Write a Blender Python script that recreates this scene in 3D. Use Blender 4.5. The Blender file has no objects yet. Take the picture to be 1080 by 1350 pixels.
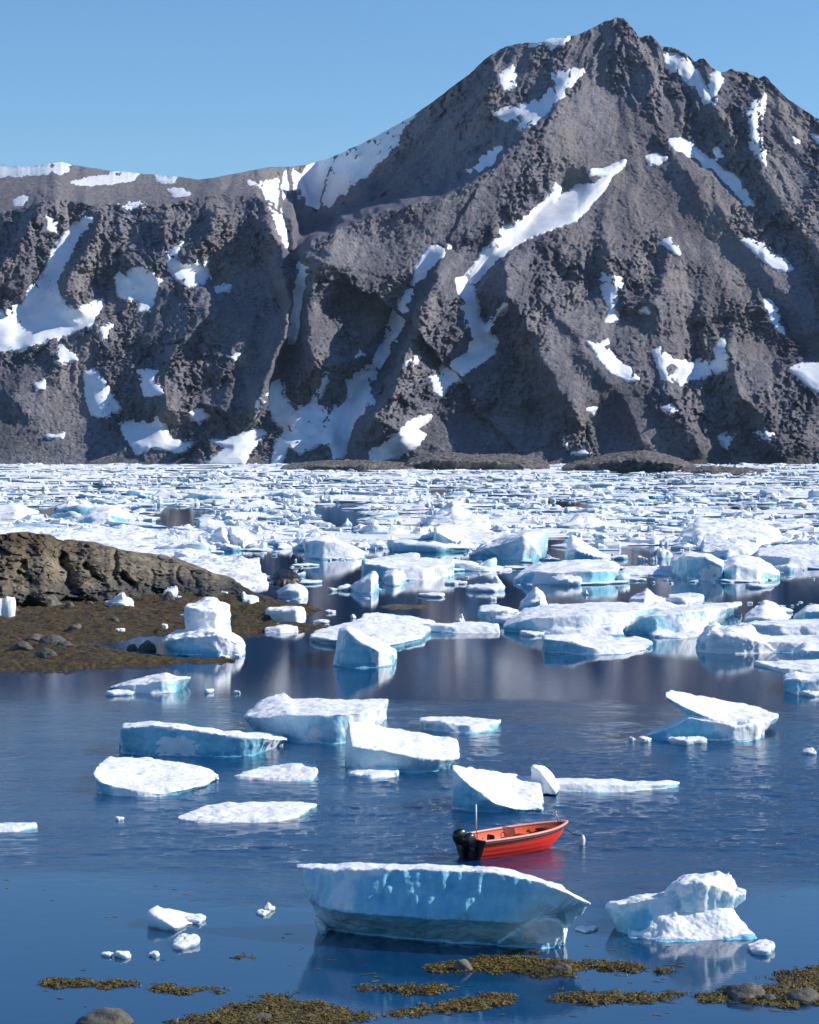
import bpy, bmesh, math, random
import numpy as np
from mathutils import Vector

S = bpy.context.scene
C = S.collection
R = math.radians
# ------------------------------------------------------------------ camera, sky, sun, exposure
CAM_H, FPX, CX, CY, YH = 16.4, 3000.0, 540.0, 675.0, 590.0      # eye height, focal length in photo pixels, centre, horizon row
PITCH = math.atan((CY - YH) / FPX)
cam_d = bpy.data.cameras.new('camera'); cam = bpy.data.objects.new('camera', cam_d); C.objects.link(cam)
cam.location = (0, 0, CAM_H); cam.rotation_euler = (R(90) - PITCH, 0, 0)
cam_d.sensor_fit = 'VERTICAL'; cam_d.sensor_height = 36.0; cam_d.sensor_width = 36.0
cam_d.lens = FPX / 1350.0 * 36.0
cam_d.clip_start = 0.5; cam_d.clip_end = 60000
S.camera = cam

SUN_EL, SUN_AZ = 33.0, 5.0          # azimuth measured from +X (right of the picture) towards +Y
sd = Vector((math.cos(R(SUN_EL)) * math.cos(R(SUN_AZ)), math.cos(R(SUN_EL)) * math.sin(R(SUN_AZ)), math.sin(R(SUN_EL))))
W = bpy.data.worlds.new('World'); S.world = W; W.use_nodes = True
wn = W.node_tree.nodes; wl = W.node_tree.links
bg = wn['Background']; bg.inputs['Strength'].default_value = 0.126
sky = wn.new('ShaderNodeTexSky'); sky.sky_type = 'NISHITA'; sky.sun_disc = False
sky.sun_elevation = R(SUN_EL); sky.sun_rotation = R(90 - SUN_AZ)
sky.altitude = 0; sky.air_density = 1.0; sky.dust_density = 0.0; sky.ozone_density = 6.0
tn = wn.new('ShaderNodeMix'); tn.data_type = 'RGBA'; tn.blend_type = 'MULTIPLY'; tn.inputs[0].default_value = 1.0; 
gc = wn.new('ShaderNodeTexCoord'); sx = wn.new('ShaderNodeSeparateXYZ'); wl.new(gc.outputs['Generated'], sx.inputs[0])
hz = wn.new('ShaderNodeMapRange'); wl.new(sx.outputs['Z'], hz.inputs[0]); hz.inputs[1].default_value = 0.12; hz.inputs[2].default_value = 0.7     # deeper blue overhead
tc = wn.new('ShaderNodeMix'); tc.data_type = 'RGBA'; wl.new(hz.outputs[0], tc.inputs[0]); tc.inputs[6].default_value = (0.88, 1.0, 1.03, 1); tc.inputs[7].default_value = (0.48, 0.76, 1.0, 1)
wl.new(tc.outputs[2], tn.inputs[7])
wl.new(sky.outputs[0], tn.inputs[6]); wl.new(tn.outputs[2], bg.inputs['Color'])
sun_d = bpy.data.lights.new('sun', 'SUN'); sun_d.energy = 4.9; sun_d.angle = R(0.5); sun_d.color = (1.0, 0.955, 0.88)
sun = bpy.data.objects.new('sun', sun_d); C.objects.link(sun)
sun.rotation_euler = (-sd).to_track_quat('-Z', 'Y').to_euler(); sun.location = (300, 0, 300)
vs = S.view_settings; vs.view_transform = 'Standard'; vs.look = 'None'; vs.exposure = 0.12; vs.gamma = 1.0; vs.use_curve_mapping = False
cy = S.cycles
cy.use_denoising = True; cy.max_bounces = 8; cy.diffuse_bounces = 3; cy.glossy_bounces = 4; cy.transparent_max_bounces = 12
cy.caustics_reflective = False; cy.caustics_refractive = False; cy.sample_clamp_indirect = 6.0

# ------------------------------------------------------------------ picture <-> world
FV = np.array([0, math.cos(PITCH), -math.sin(PITCH)]); UV = np.array([0, math.sin(PITCH), math.cos(PITCH)])
def ray(px, py):
    px = np.asarray(px, float); py = np.asarray(py, float)
    a = (px - CX) / FPX; b = (CY - py) / FPX
    return np.stack([a, FV[1] + b * UV[1], FV[2] + b * UV[2]], -1)
def at(px, py, z=0.0):
    r = ray(px, py); t = (z - CAM_H) / r[..., 2]
    return np.array([0, 0, CAM_H]) + r * t[..., None]
def over(px, py, yf):
    """the point seen at (px,py) that stands above the water point seen at (px,yf)"""
    g = at(px, yf); r = ray(px, py)
    t = g[..., 1] / r[..., 1]
    return np.array([0, 0, CAM_H]) + r * t[..., None]
def project(P):
    P = np.asarray(P, float) - np.array([0, 0, CAM_H])
    d = P @ FV
    return np.stack([CX + FPX * P[..., 0] / d, CY - FPX * (P @ UV) / d], -1)
def scale_at(y):                       # photo pixels per metre on the water row y
    return (y - YH) / CAM_H

# ------------------------------------------------------------------ noise
def _h(ix, iy, iz, s):
    n = (ix * 374761393 + iy * 668265263 + iz * 2147483647 + s * 1274126177) & 0xffffffff
    n = ((n ^ (n >> 13)) * 1274126177) & 0xffffffff
    n = (n ^ (n >> 16))
    return n.astype(np.float64) / 4294967295.0 * 2 - 1
def vnoise(P, seed=0):
    P = np.asarray(P, float)
    i = np.floor(P).astype(np.int64); f = P - i
    u = f * f * f * (f * (f * 6 - 15) + 10)
    r = 0
    for dx in (0, 1):
        wx = u[..., 0] if dx else 1 - u[..., 0]
        for dy in (0, 1):
            wy = u[..., 1] if dy else 1 - u[..., 1]
            for dz in (0, 1):
                wz = u[..., 2] if dz else 1 - u[..., 2]
                r = r + wx * wy * wz * _h(i[..., 0] + dx, i[..., 1] + dy, i[..., 2] + dz, seed)
    return r
def fbm(P, octs=4, seed=0, gain=0.5, lac=2.03):
    a, s, r = 1.0, 0, 0
    P = np.asarray(P, float)
    for k in range(octs):
        r = r + a * vnoise(P, seed + k * 17); s += a; a *= gain; P = P * lac + 11.3
    return r / s * 1.6
def ridged(P, octs=4, seed=0, gain=0.5):
    a, s, r = 1.0, 0, 0
    P = np.asarray(P, float)
    for k in range(octs):
        r = r + a * (1 - np.abs(vnoise(P, seed + k * 13)) * 2.0); s += a; a *= gain; P = P * 2.1 + 7.7
    return r / s
def p3(x, y, z=0.0):
    x = np.asarray(x, float); y = np.asarray(y, float)
    return np.stack([x, y, np.zeros_like(x) + z], -1)

def facets(x, y, seed=0, tilt=1.0):
    """broken-rock relief: every cell of a random mosaic is a plane of its own tilt"""
    ix = np.floor(x).astype(np.int64); iy = np.floor(y).astype(np.int64); z = np.zeros_like(ix)
    best = np.full(x.shape, 1e9); out = np.zeros(x.shape)
    for dx in (-1, 0, 1):
        for dy in (-1, 0, 1):
            jx, jy = ix + dx, iy + dy
            fx = jx + 0.5 + 0.48 * _h(jx, jy, z, seed); fy = jy + 0.5 + 0.48 * _h(jx, jy, z + 1, seed)
            d = (x - fx) ** 2 + (y - fy) ** 2
            v = tilt * (_h(jx, jy, z + 2, seed) * (x - fx) + _h(jx, jy, z + 3, seed) * (y - fy)) + 0.35 * _h(jx, jy, z + 4, seed)
            m = d < best
            best = np.where(m, d, best); out = np.where(m, v, out)
    return out

# ------------------------------------------------------------------ 2-D helpers
def smoothstep(x, a, b):
    t = np.clip((x - a) / (b - a), 0, 1); return t * t * (3 - 2 * t)
def poly_sdf(x, y, poly):
    """positive inside"""
    p = np.asarray(poly, float); n = len(p)
    d = np.full(x.shape, 1e18); ins = np.zeros(x.shape, bool)
    for i in range(n):
        a, b = p[i], p[(i + 1) % n]
        ex, ey = b - a; wx, wy = x - a[0], y - a[1]
        t = np.clip((wx * ex + wy * ey) / (ex * ex + ey * ey + 1e-12), 0, 1)
        d = np.minimum(d, (wx - ex * t) ** 2 + (wy - ey * t) ** 2)
        c = (a[1] > y) != (b[1] > y)
        with np.errstate(divide='ignore', invalid='ignore'):
            xi = a[0] + (y - a[1]) / (b[1] - a[1] if b[1] != a[1] else 1e-12) * ex
        ins ^= c & (x < xi)
    d = np.sqrt(d)
    return np.where(ins, d, -d)
def line_dist(x, y, pts):
    """signed distance to a polyline (positive = right of it when walking along), and 0..1 along it"""
    p = np.asarray(pts, float)
    best = np.full(x.shape, 1e18); sg = np.zeros(x.shape); al = np.zeros(x.shape)
    seg = np.hypot(*(p[1:] - p[:-1]).T); cum = np.concatenate([[0], np.cumsum(seg)]); tot = cum[-1]
    for i in range(len(p) - 1):
        ex, ey = p[i + 1] - p[i]; wx, wy = x - p[i, 0], y - p[i, 1]
        t = np.clip((wx * ex + wy * ey) / (ex * ex + ey * ey), 0, 1)
        d = (wx - ex * t) ** 2 + (wy - ey * t) ** 2
        m = d < best
        best = np.where(m, d, best)
        sg = np.where(m, np.sign(ex * wy - ey * wx), sg)
        al = np.where(m, (cum[i] + t * seg[i]) / tot, al)
    return np.sqrt(best) * sg, al
def blur(a, r):
    for ax in (0, 1):
        for _ in range(2):
            k = 2 * r + 1
            pad = [(0, 0), (0, 0)]; pad[ax] = (r + 1, r)
            c = np.cumsum(np.pad(a, pad, mode='edge'), axis=ax)
            a = (np.take(c, range(k, c.shape[ax]), axis=ax) - np.take(c, range(0, c.shape[ax] - k), axis=ax)) / k
    return a

# ------------------------------------------------------------------ mesh + object helpers
def mesh_np(name, V, F, attrs=None, smooth=True):
    """V (n,3); F list of index arrays with equal width, or one (m,k) array"""
    me = bpy.data.meshes.new(name)
    Fs = F if isinstance(F, list) else [F]
    Fs = [np.asarray(f, np.int32) for f in Fs if len(f)]
    V = np.asarray(V, np.float32)
    me.vertices.add(len(V)); me.vertices.foreach_set('co', V.ravel())
    loops = np.concatenate([f.ravel() for f in Fs])
    cnt = np.concatenate([np.full(len(f), f.shape[1], np.int32) for f in Fs])
    st = np.concatenate([[0], np.cumsum(cnt)[:-1]]).astype(np.int32)
    me.loops.add(len(loops)); me.loops.foreach_set('vertex_index', loops)
    me.polygons.add(len(cnt)); me.polygons.foreach_set('loop_start', st); me.polygons.foreach_set('loop_total', cnt)
    me.polygons.foreach_set('use_smooth', np.full(len(cnt), smooth))
    for k, v in (attrs or {}).items():
        a = me.attributes.new(k, 'FLOAT', 'POINT'); a.data.foreach_set('value', np.asarray(v, np.float32))
    me.update(calc_edges=True); me.validate()
    return me
def link(name, me, mat=None, parent=None):
    o = bpy.data.objects.new(name, me); C.objects.link(o)
    if mat: me.materials.append(mat)
    if parent: o.parent = parent
    return o
def tag(o, label=None, cat=None, group=None, kind=None):
    if label: o['label'] = label
    if cat: o['category'] = cat
    if group: o['group'] = group
    if kind: o['kind'] = kind
    return o
def grid_faces(nr, nc):
    i = np.arange(nr - 1)[:, None] * nc + np.arange(nc - 1)[None, :]
    return np.stack([i, i + 1, i + nc + 1, i + nc], -1).reshape(-1, 4)

class N:                                # tiny node-graph helper
    def __init__(s, name):
        s.m = bpy.data.materials.new(name); s.m.use_nodes = True
        s.t = s.m.node_tree; s.n = s.t.nodes; s.b = s.n['Principled BSDF']; s.out = s.n['Material Output']
    def L(s, a, b): s.t.links.new(a, b)
    def new(s, typ, **kw):
        n = s.n.new(typ)
        for k, v in kw.items(): setattr(n, k, v)
        return n
    def val(s, sock, v):
        if hasattr(v, 'is_linked') or hasattr(v, 'links'): s.L(v, sock)
        else: sock.default_value = v
    def pos(s):
        if not hasattr(s, '_p'): s._p = s.new('ShaderNodeNewGeometry')
        return s._p.outputs['Position']
    def attr(s, name): 
        n = s.new('ShaderNodeAttribute', attribute_name=name); return n.outputs['Fac']
    def scl(s, v, xyz):
        n = s.new('ShaderNodeMapping'); s.L(v, n.inputs['Vector']); n.inputs['Scale'].default_value = xyz; return n.outputs[0]
    def noise(s, v, scale, detail=4, rough=0.55, dist=0.0):
        n = s.new('ShaderNodeTexNoise'); s.L(v, n.inputs['Vector'])
        n.inputs['Scale'].default_value = scale; n.inputs['Detail'].default_value = detail
        n.inputs['Roughness'].default_value = rough; n.inputs['Distortion'].default_value = dist
        return n.outputs['Fac']
    def math(s, op, a, b=0.0, c=0.0, clamp=False):
        n = s.new('ShaderNodeMath', operation=op, use_clamp=clamp)
        s.val(n.inputs[0], a); s.val(n.inputs[1], b); s.val(n.inputs[2], c); return n.outputs[0]
    def ramp(s, f, stops, interp='LINEAR'):
        n = s.new('ShaderNodeValToRGB'); s.L(f, n.inputs[0]); cr = n.color_ramp; cr.interpolation = interp
        while len(cr.elements) < len(stops): cr.elements.new(0.5)
        for e, (p, c) in zip(cr.elements, stops):
            e.position = p; e.color = (c, c, c, 1) if isinstance(c, (int, float)) else (*c, 1)
        return n.outputs[0]
    def mix(s, f, a, b, mode='MIX'):
        n = s.new('ShaderNodeMix', data_type='RGBA', blend_type=mode)
        s.val(n.inputs[0], f)
        for sock, v in ((n.inputs[6], a), (n.inputs[7], b)):
            if isinstance(v, tuple): sock.default_value = (*v, 1)
            else: s.L(v, sock)
        return n.outputs[2]
    def maprange(s, v, a, b, c=0.0, d=1.0):
        n = s.new('ShaderNodeMapRange'); s.L(v, n.inputs[0])
        for i, x in enumerate((a, b, c, d)): n.inputs[1 + i].default_value = x
        return n.outputs[0]
    def bump(s, h, strength, dist, nrm=None):
        n = s.new('ShaderNodeBump'); s.L(h, n.inputs['Height'])
        s.val(n.inputs['Strength'], strength); n.inputs['Distance'].default_value = dist
        if nrm is not None: s.L(nrm, n.inputs['Normal'])
        return n.outputs[0]
    def sep(s, v):
        n = s.new('ShaderNodeSeparateXYZ'); s.L(v, n.inputs[0]); return n.outputs
    def set(s, **kw):
        for k, v in kw.items():
            sock = s.b.inputs[k.replace('_', ' ')]
            if isinstance(v, tuple) and len(v) == 3: sock.default_value = (*v, 1) if sock.type == 'RGBA' else v
            else: s.val(sock, v)
        return s.m
def plain(name, col, rough=0.5, metal=0.0, var=0.12, scale=8.0, **kw):
    m = N(name); f = m.noise(m.pos(), scale, 3)
    c = m.mix(m.maprange(f, 0.3, 0.7), tuple(max(0, x * (1 - var)) for x in col), tuple(min(1, x * (1 + var)) for x in col))
    return m.set(Base_Color=c, Roughness=rough, Metallic=metal, **kw)
# ------------------------------------------------------------------ mountain across the fjord
SKY = np.array([(-700,240),(-420,228),(-300,232),(-180,222),(-60,216),(0,217),(40,219),(80,213),(110,220),(150,225),(185,229),(230,232),(262,237),(300,231),(350,221),(405,218),
 (430,210),(470,193),(510,172),(540,155),(570,135),(600,112),(620,96),(636,80),(650,70),(665,63),(680,58),(700,57),(730,51),(762,46),(772,40),(785,35),(795,29),(805,25),(813,23),(822,25),(835,38),(842,48),(858,45),
 (866,52),(872,62),(890,63),(905,71),(916,81),(928,76),(938,88),(950,95),(965,92),(985,97),(1000,103),(1008,100),(1020,112),(1040,131),(1060,146),(1080,158),(1130,190),(1200,228),(1300,275),(1420,320),(1600,372),(1800,420)], float)
MX0, MX1, MNC, MNR, MBK = -560.0, 1660.0, 1400, 440, 30
def mountain_grid():
    xs = np.linspace(MX0, MX1, MNC)
    ys = np.interp(xs, SKY[:, 0], SKY[:, 1])
    jag = 2.2 * fbm(p3(xs / 14.0, xs * 0, 3.3), 4, 5, 0.6) * np.clip((xs - 560) / 80, 0.35, 1)
    yb = 614.5 + 1.5 * fbm(p3(xs / 60.0, xs * 0, 8.1), 3, 9)
    v = np.linspace(0, 1, MNR)[:, None]
    Y = yb[None] + (ys - yb)[None] * v + jag[None] * v ** 14
    X = np.repeat(xs[None], MNR, 0)
    return X, Y, ys, yb
# ridges: (points from top to bottom, metres towards us, width left of crest px, width right px)
RIDGES = [
 ([(770,95),(735,140),(700,178),(650,222),(600,252),(545,275),(480,286),(440,300),(405,325),(395,360),(392,400)], 95, 22, 150),
 ([(650,75),(640,110),(625,150),(600,185)], 22, 25, 30),
 ([(820,25),(835,60),(850,100),(862,135),(850,165),(880,200),(940,270),(1000,340),(1060,420),(1090,470)], 20, 14, 60),
 ([(1010,102),(985,150),(1000,215),(1030,260),(1080,330),(1130,400)], 26, 16, 70),
 ([(930,80),(945,140),(965,190),(975,230)], 18, 12, 26),
 ([(445,300),(425,350),(412,400),(405,440),(420,480),(432,510)], 55, 14, 46),
 ([(590,325),(572,360),(560,400),(548,440),(530,490),(505,540),(485,590)], 72, 17, 55),
 ([(690,318),(668,345),(662,385),(690,425),(715,455),(742,510),(770,560)], 55, 15, 55),
 ([(700,372),(730,405),(780,470),(835,545),(870,610)], 26, 14, 60),
 ([(830,318),(800,345),(808,380),(812,420)], 30, 12, 50),
 ([(900,300),(880,350),(860,400),(868,440)], 24, 14, 50),
 ([(975,440),(962,475),(980,520),(1010,560),(1040,610)], 40, 14, 60),
 ([(870,440),(880,500),(900,560),(930,605)], 26, 18, 40),
 ([(345,262),(362,300),(372,345),(380,400),(366,450),(352,510),(330,560)], 58, 20, 14),
 ([(290,262),(283,300),(262,325),(240,350)], 34, 22, 24),
 ([(215,275),(222,320),(195,350),(160,345)], 36, 16, 30),
 ([(140,270),(130,310),(95,350),(90,390),(110,420)], 34, 16, 30),
 ([(70,252),(48,290),(20,330),(-20,380)], 32, 22, 34),
 ([(300,385),(262,420),(235,455),(222,500),(215,560)], 46, 40, 40),
 ([(330,400),(315,450),(300,500),(290,560)], 28, 22, 26),
 ([(160,430),(110,450),(50,490),(0,540)], 22, 30, 40),
 ([(-60,300),(-90,380),(-140,470),(-160,600)], 50, 40, 60),
 ([(-250,290),(-280,400),(-300,600)], 60, 40, 70),
 ([(1180,240),(1150,340),(1160,450),(1190,600)], 55, 40, 70),
 ([(1330,300),(1340,400),(1380,600)], 55, 40, 70),
]
# gullies: (points, metres away from us, half width px)
GULLIES = [
 ([(115,285),(85,335),(60,385),(20,425)], 26, 16),
 ([(360,250),(368,285),(378,322),(398,365),(386,425),(368,490),(362,560)], 34, 9),
 ([(590,322),(565,345),(538,385),(518,430),(490,485),(462,545),(450,605)], 40, 14),
 ([(790,225),(735,265),(690,305),(640,340),(612,375),(628,420),(640,450),(600,490)], 34, 16),
 ([(800,365),(806,400),(812,425)], 16, 10),
 ([(745,440),(790,465),(830,495)], 12, 10),
 ([(905,190),(955,235),(990,270)], 14, 9),
 ([(880,75),(925,115),(945,135)], 12, 14),
 ([(180,350),(190,380),(205,410)], 16, 16),
 ([(250,340),(262,365),(300,380)], 14, 12),
 ([(120,490),(135,540),(200,580)], 12, 18),
 ([(930,470),(890,480),(868,470)], 14, 14),
 ([(430,255),(400,245),(370,240)], 60, 45),
]
def mountain_depth(X, Y, ys, yb):
    x0 = X + 7 * fbm(p3(X / 34, Y / 34, 1.0), 3, 21); y0 = Y + 7 * fbm(p3(X / 34, Y / 34, 5.0), 3, 22)
    t = yb[None] - Y
    d = 2200 + 1.15 * t
    # the plateau behind the shoulder on the left runs far back
    sh = np.interp(X[0], [-600,-200,0,70,120,200,290,340,400,470,520,600], [300,300,282,262,268,272,256,260,300,300,330,420])
    up = np.clip(sh[None] - Y, 0, None)
    leftw = np.clip((470 - X) / 90, 0, 1); leftw = leftw * leftw * (3 - 2 * leftw)
    d = d + up * 6.0 * leftw
    # cirque facing left under the long skyline ridge
    cx = np.clip((650 - x0) / 210, 0, 1.15)
    crest = np.interp(x0, [380,405,440,480,545,600,650,700,735,770], [345,325,300,286,275,252,222,178,140,95])
    above = np.clip((crest - y0) / 22, 0, 1)
    d = d + above * (520 * cx + 20) * np.clip((735 - x0) / 70, 0, 1) * np.clip((x0 - 385) / 30, 0, 1)
    for pts, A, wlft, wr in RIDGES:
        s, al = line_dist(x0, y0, pts)                 # walking downwards: right of the walk = left of the picture
        a = np.sqrt(s * s + 9) - 3
        w = np.where(s > 0, wlft, wr)
        ends = np.clip(np.minimum(al / 0.16, (1 - al) / 0.12), 0, 1)
        d = d - A * np.exp(-(a / w) ** 1.15) * 1.45 * (0.15 + 0.85 * ends)
    for pts, A, w in GULLIES:
        s, al = line_dist(x0, y0, pts)
        d = d + A * np.exp(-(s / w) ** 2) * np.clip(np.minimum(al, 1 - al) / 0.1, 0.25, 1)
    # scree and plateaus are smooth, the rest is broken rock
    scree = np.zeros_like(X)
    for poly, f in (([(700,190),(790,110),(850,170),(900,230),(960,280),(1000,360),(940,350),(850,300),(760,330),(690,300),(740,250)], 26),
                    ([(720,400),(760,420),(880,560),(900,610),(800,612),(740,470)], 16),
                    ([(930,270),(1080,400),(1080,470),(1020,400),(960,330)], 20),
                    ([(-600,215),(330,215),(330,262),(200,268),(120,262),(60,250),(0,285),(-600,300)], 10),
                    ([(-600,470),(60,480),(120,540),(160,620),(-600,620)], 26),
                    ([(400,330),(560,280),(700,190),(640,300),(560,330),(500,380)], 26),
                    ([(560,540),(700,540),(760,612),(540,612)], 26)):
        scree = np.maximum(scree, np.clip(poly_sdf(x0, y0, poly) / f + 0.5, 0, 1))
    scree = np.clip(scree + 0.25 * fbm(p3(X / 22, Y / 22, 9.), 4, 31), 0, 1)
    crag = smoothstep(fbm(p3(x0 / 52, y0 / 60, 30.), 3, 33), -0.22, 0.22)
    crag = np.maximum(crag, np.clip((Y < sh[None] + 90) * (Y > sh[None]) * leftw, 0, 1) * 0.9)
    rock = (1 - 0.92 * scree) * (0.22 + 0.78 * crag)
    fine = np.clip((t - 2) / 25, 0, 1)
    # ribs and gullies that run down the fall line: polar about the summit on the right, about a high point on the left
    wx = 9 * fbm(p3(X / 38, Y / 38, 51.), 3, 52)
    th1 = np.arctan2(X + wx - 800, Y + 90) * 330; r1 = np.hypot(X - 800, Y + 90)
    th2 = np.arctan2(X + wx - 240, Y + 520) * 900; r2 = np.hypot(X - 240, Y + 520)
    wl_ = smoothstep(X + 25 * fbm(p3(X / 60, Y / 60, 53.), 2, 54), 430, 330)
    def fall(k, rr, seed): return (1 - wl_) * ridged(p3(th1 / k, r1 / rr, 3.), 3, seed) + wl_ * ridged(p3(th2 / k, r2 / rr, 9.), 3, seed + 7)
    rib1 = fall(62, 340, 301); rib2 = fall(24, 130, 311); rib3 = fall(9, 60, 321)
    streak = (1 - wl_) * fbm(p3(th1 / 16, r1 / 150, 4.), 4, 331, 0.6) + wl_ * fbm(p3(th2 / 16, r2 / 150, 6.), 4, 332, 0.6)
    streak = streak + 0.55 * np.clip(up / 25, 0, 1) * leftw + 0.22 * smoothstep(X, 880, 1040) * smoothstep(Y, 420, 200)
    n1 = ridged(p3(x0 / 80, y0 / 110, 2.), 2, 41)
    xw = x0 + 5 * fbm(p3(X / 12, Y / 12, 21.), 3, 23, 0.6); yw = y0 + 5 * fbm(p3(X / 12, Y / 12, 25.), 3, 24, 0.6)
    f1 = facets(xw / 46, yw / 62, 71, 1.5); f2 = facets(xw / 17 + 0.2 * yw / 17, yw / 25, 72, 1.7)
    f3 = facets(xw / 7.5, yw / 10.5, 73, 1.8); f4 = facets(X / 3.6, Y / 4.2, 74, 1.8)
    n3 = fbm(p3(X / 5.5, Y / 5.5, 6.), 3, 43, 0.65)
    d = d - fine * rock * (6 * n1 + 6.5 * f1 + 6.5 * f2 + 4.4 * f3 + 2.3 * f4) - fine * (0.2 + 0.6 * rock) * 1.0 * n3
    d = d - fine * ((0.35 + 0.65 * (1 - scree)) * 12 * rib1 + (0.25 + 0.75 * (1 - scree)) * 6.5 * rib2 + (1 - 0.8 * scree) * 2.0 * rib3)
    d = d - fine * 0.9 * f4
    # columns on the shoulder cliffs
    cl = np.clip(1 - np.abs(Y - sh[None] - 38) / 42, 0, 1) * leftw
    d = d - cl * 13 * ridged(p3(x0 / 24, y0 / 130, 7.), 2, 47)
    # high jagged crest right of the summit
    hi = np.clip((250 - Y) / 90, 0, 1) * np.clip((x0 - 795) / 40, 0, 1)
    d = d - hi * 9 * ridged(p3(x0 / 26, y0 / 40, 17.), 2, 48)
    # keep the surface climbing away from the viewer
    return d, np.clip(1 - rock * 1.15, 0, 1), streak
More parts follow.
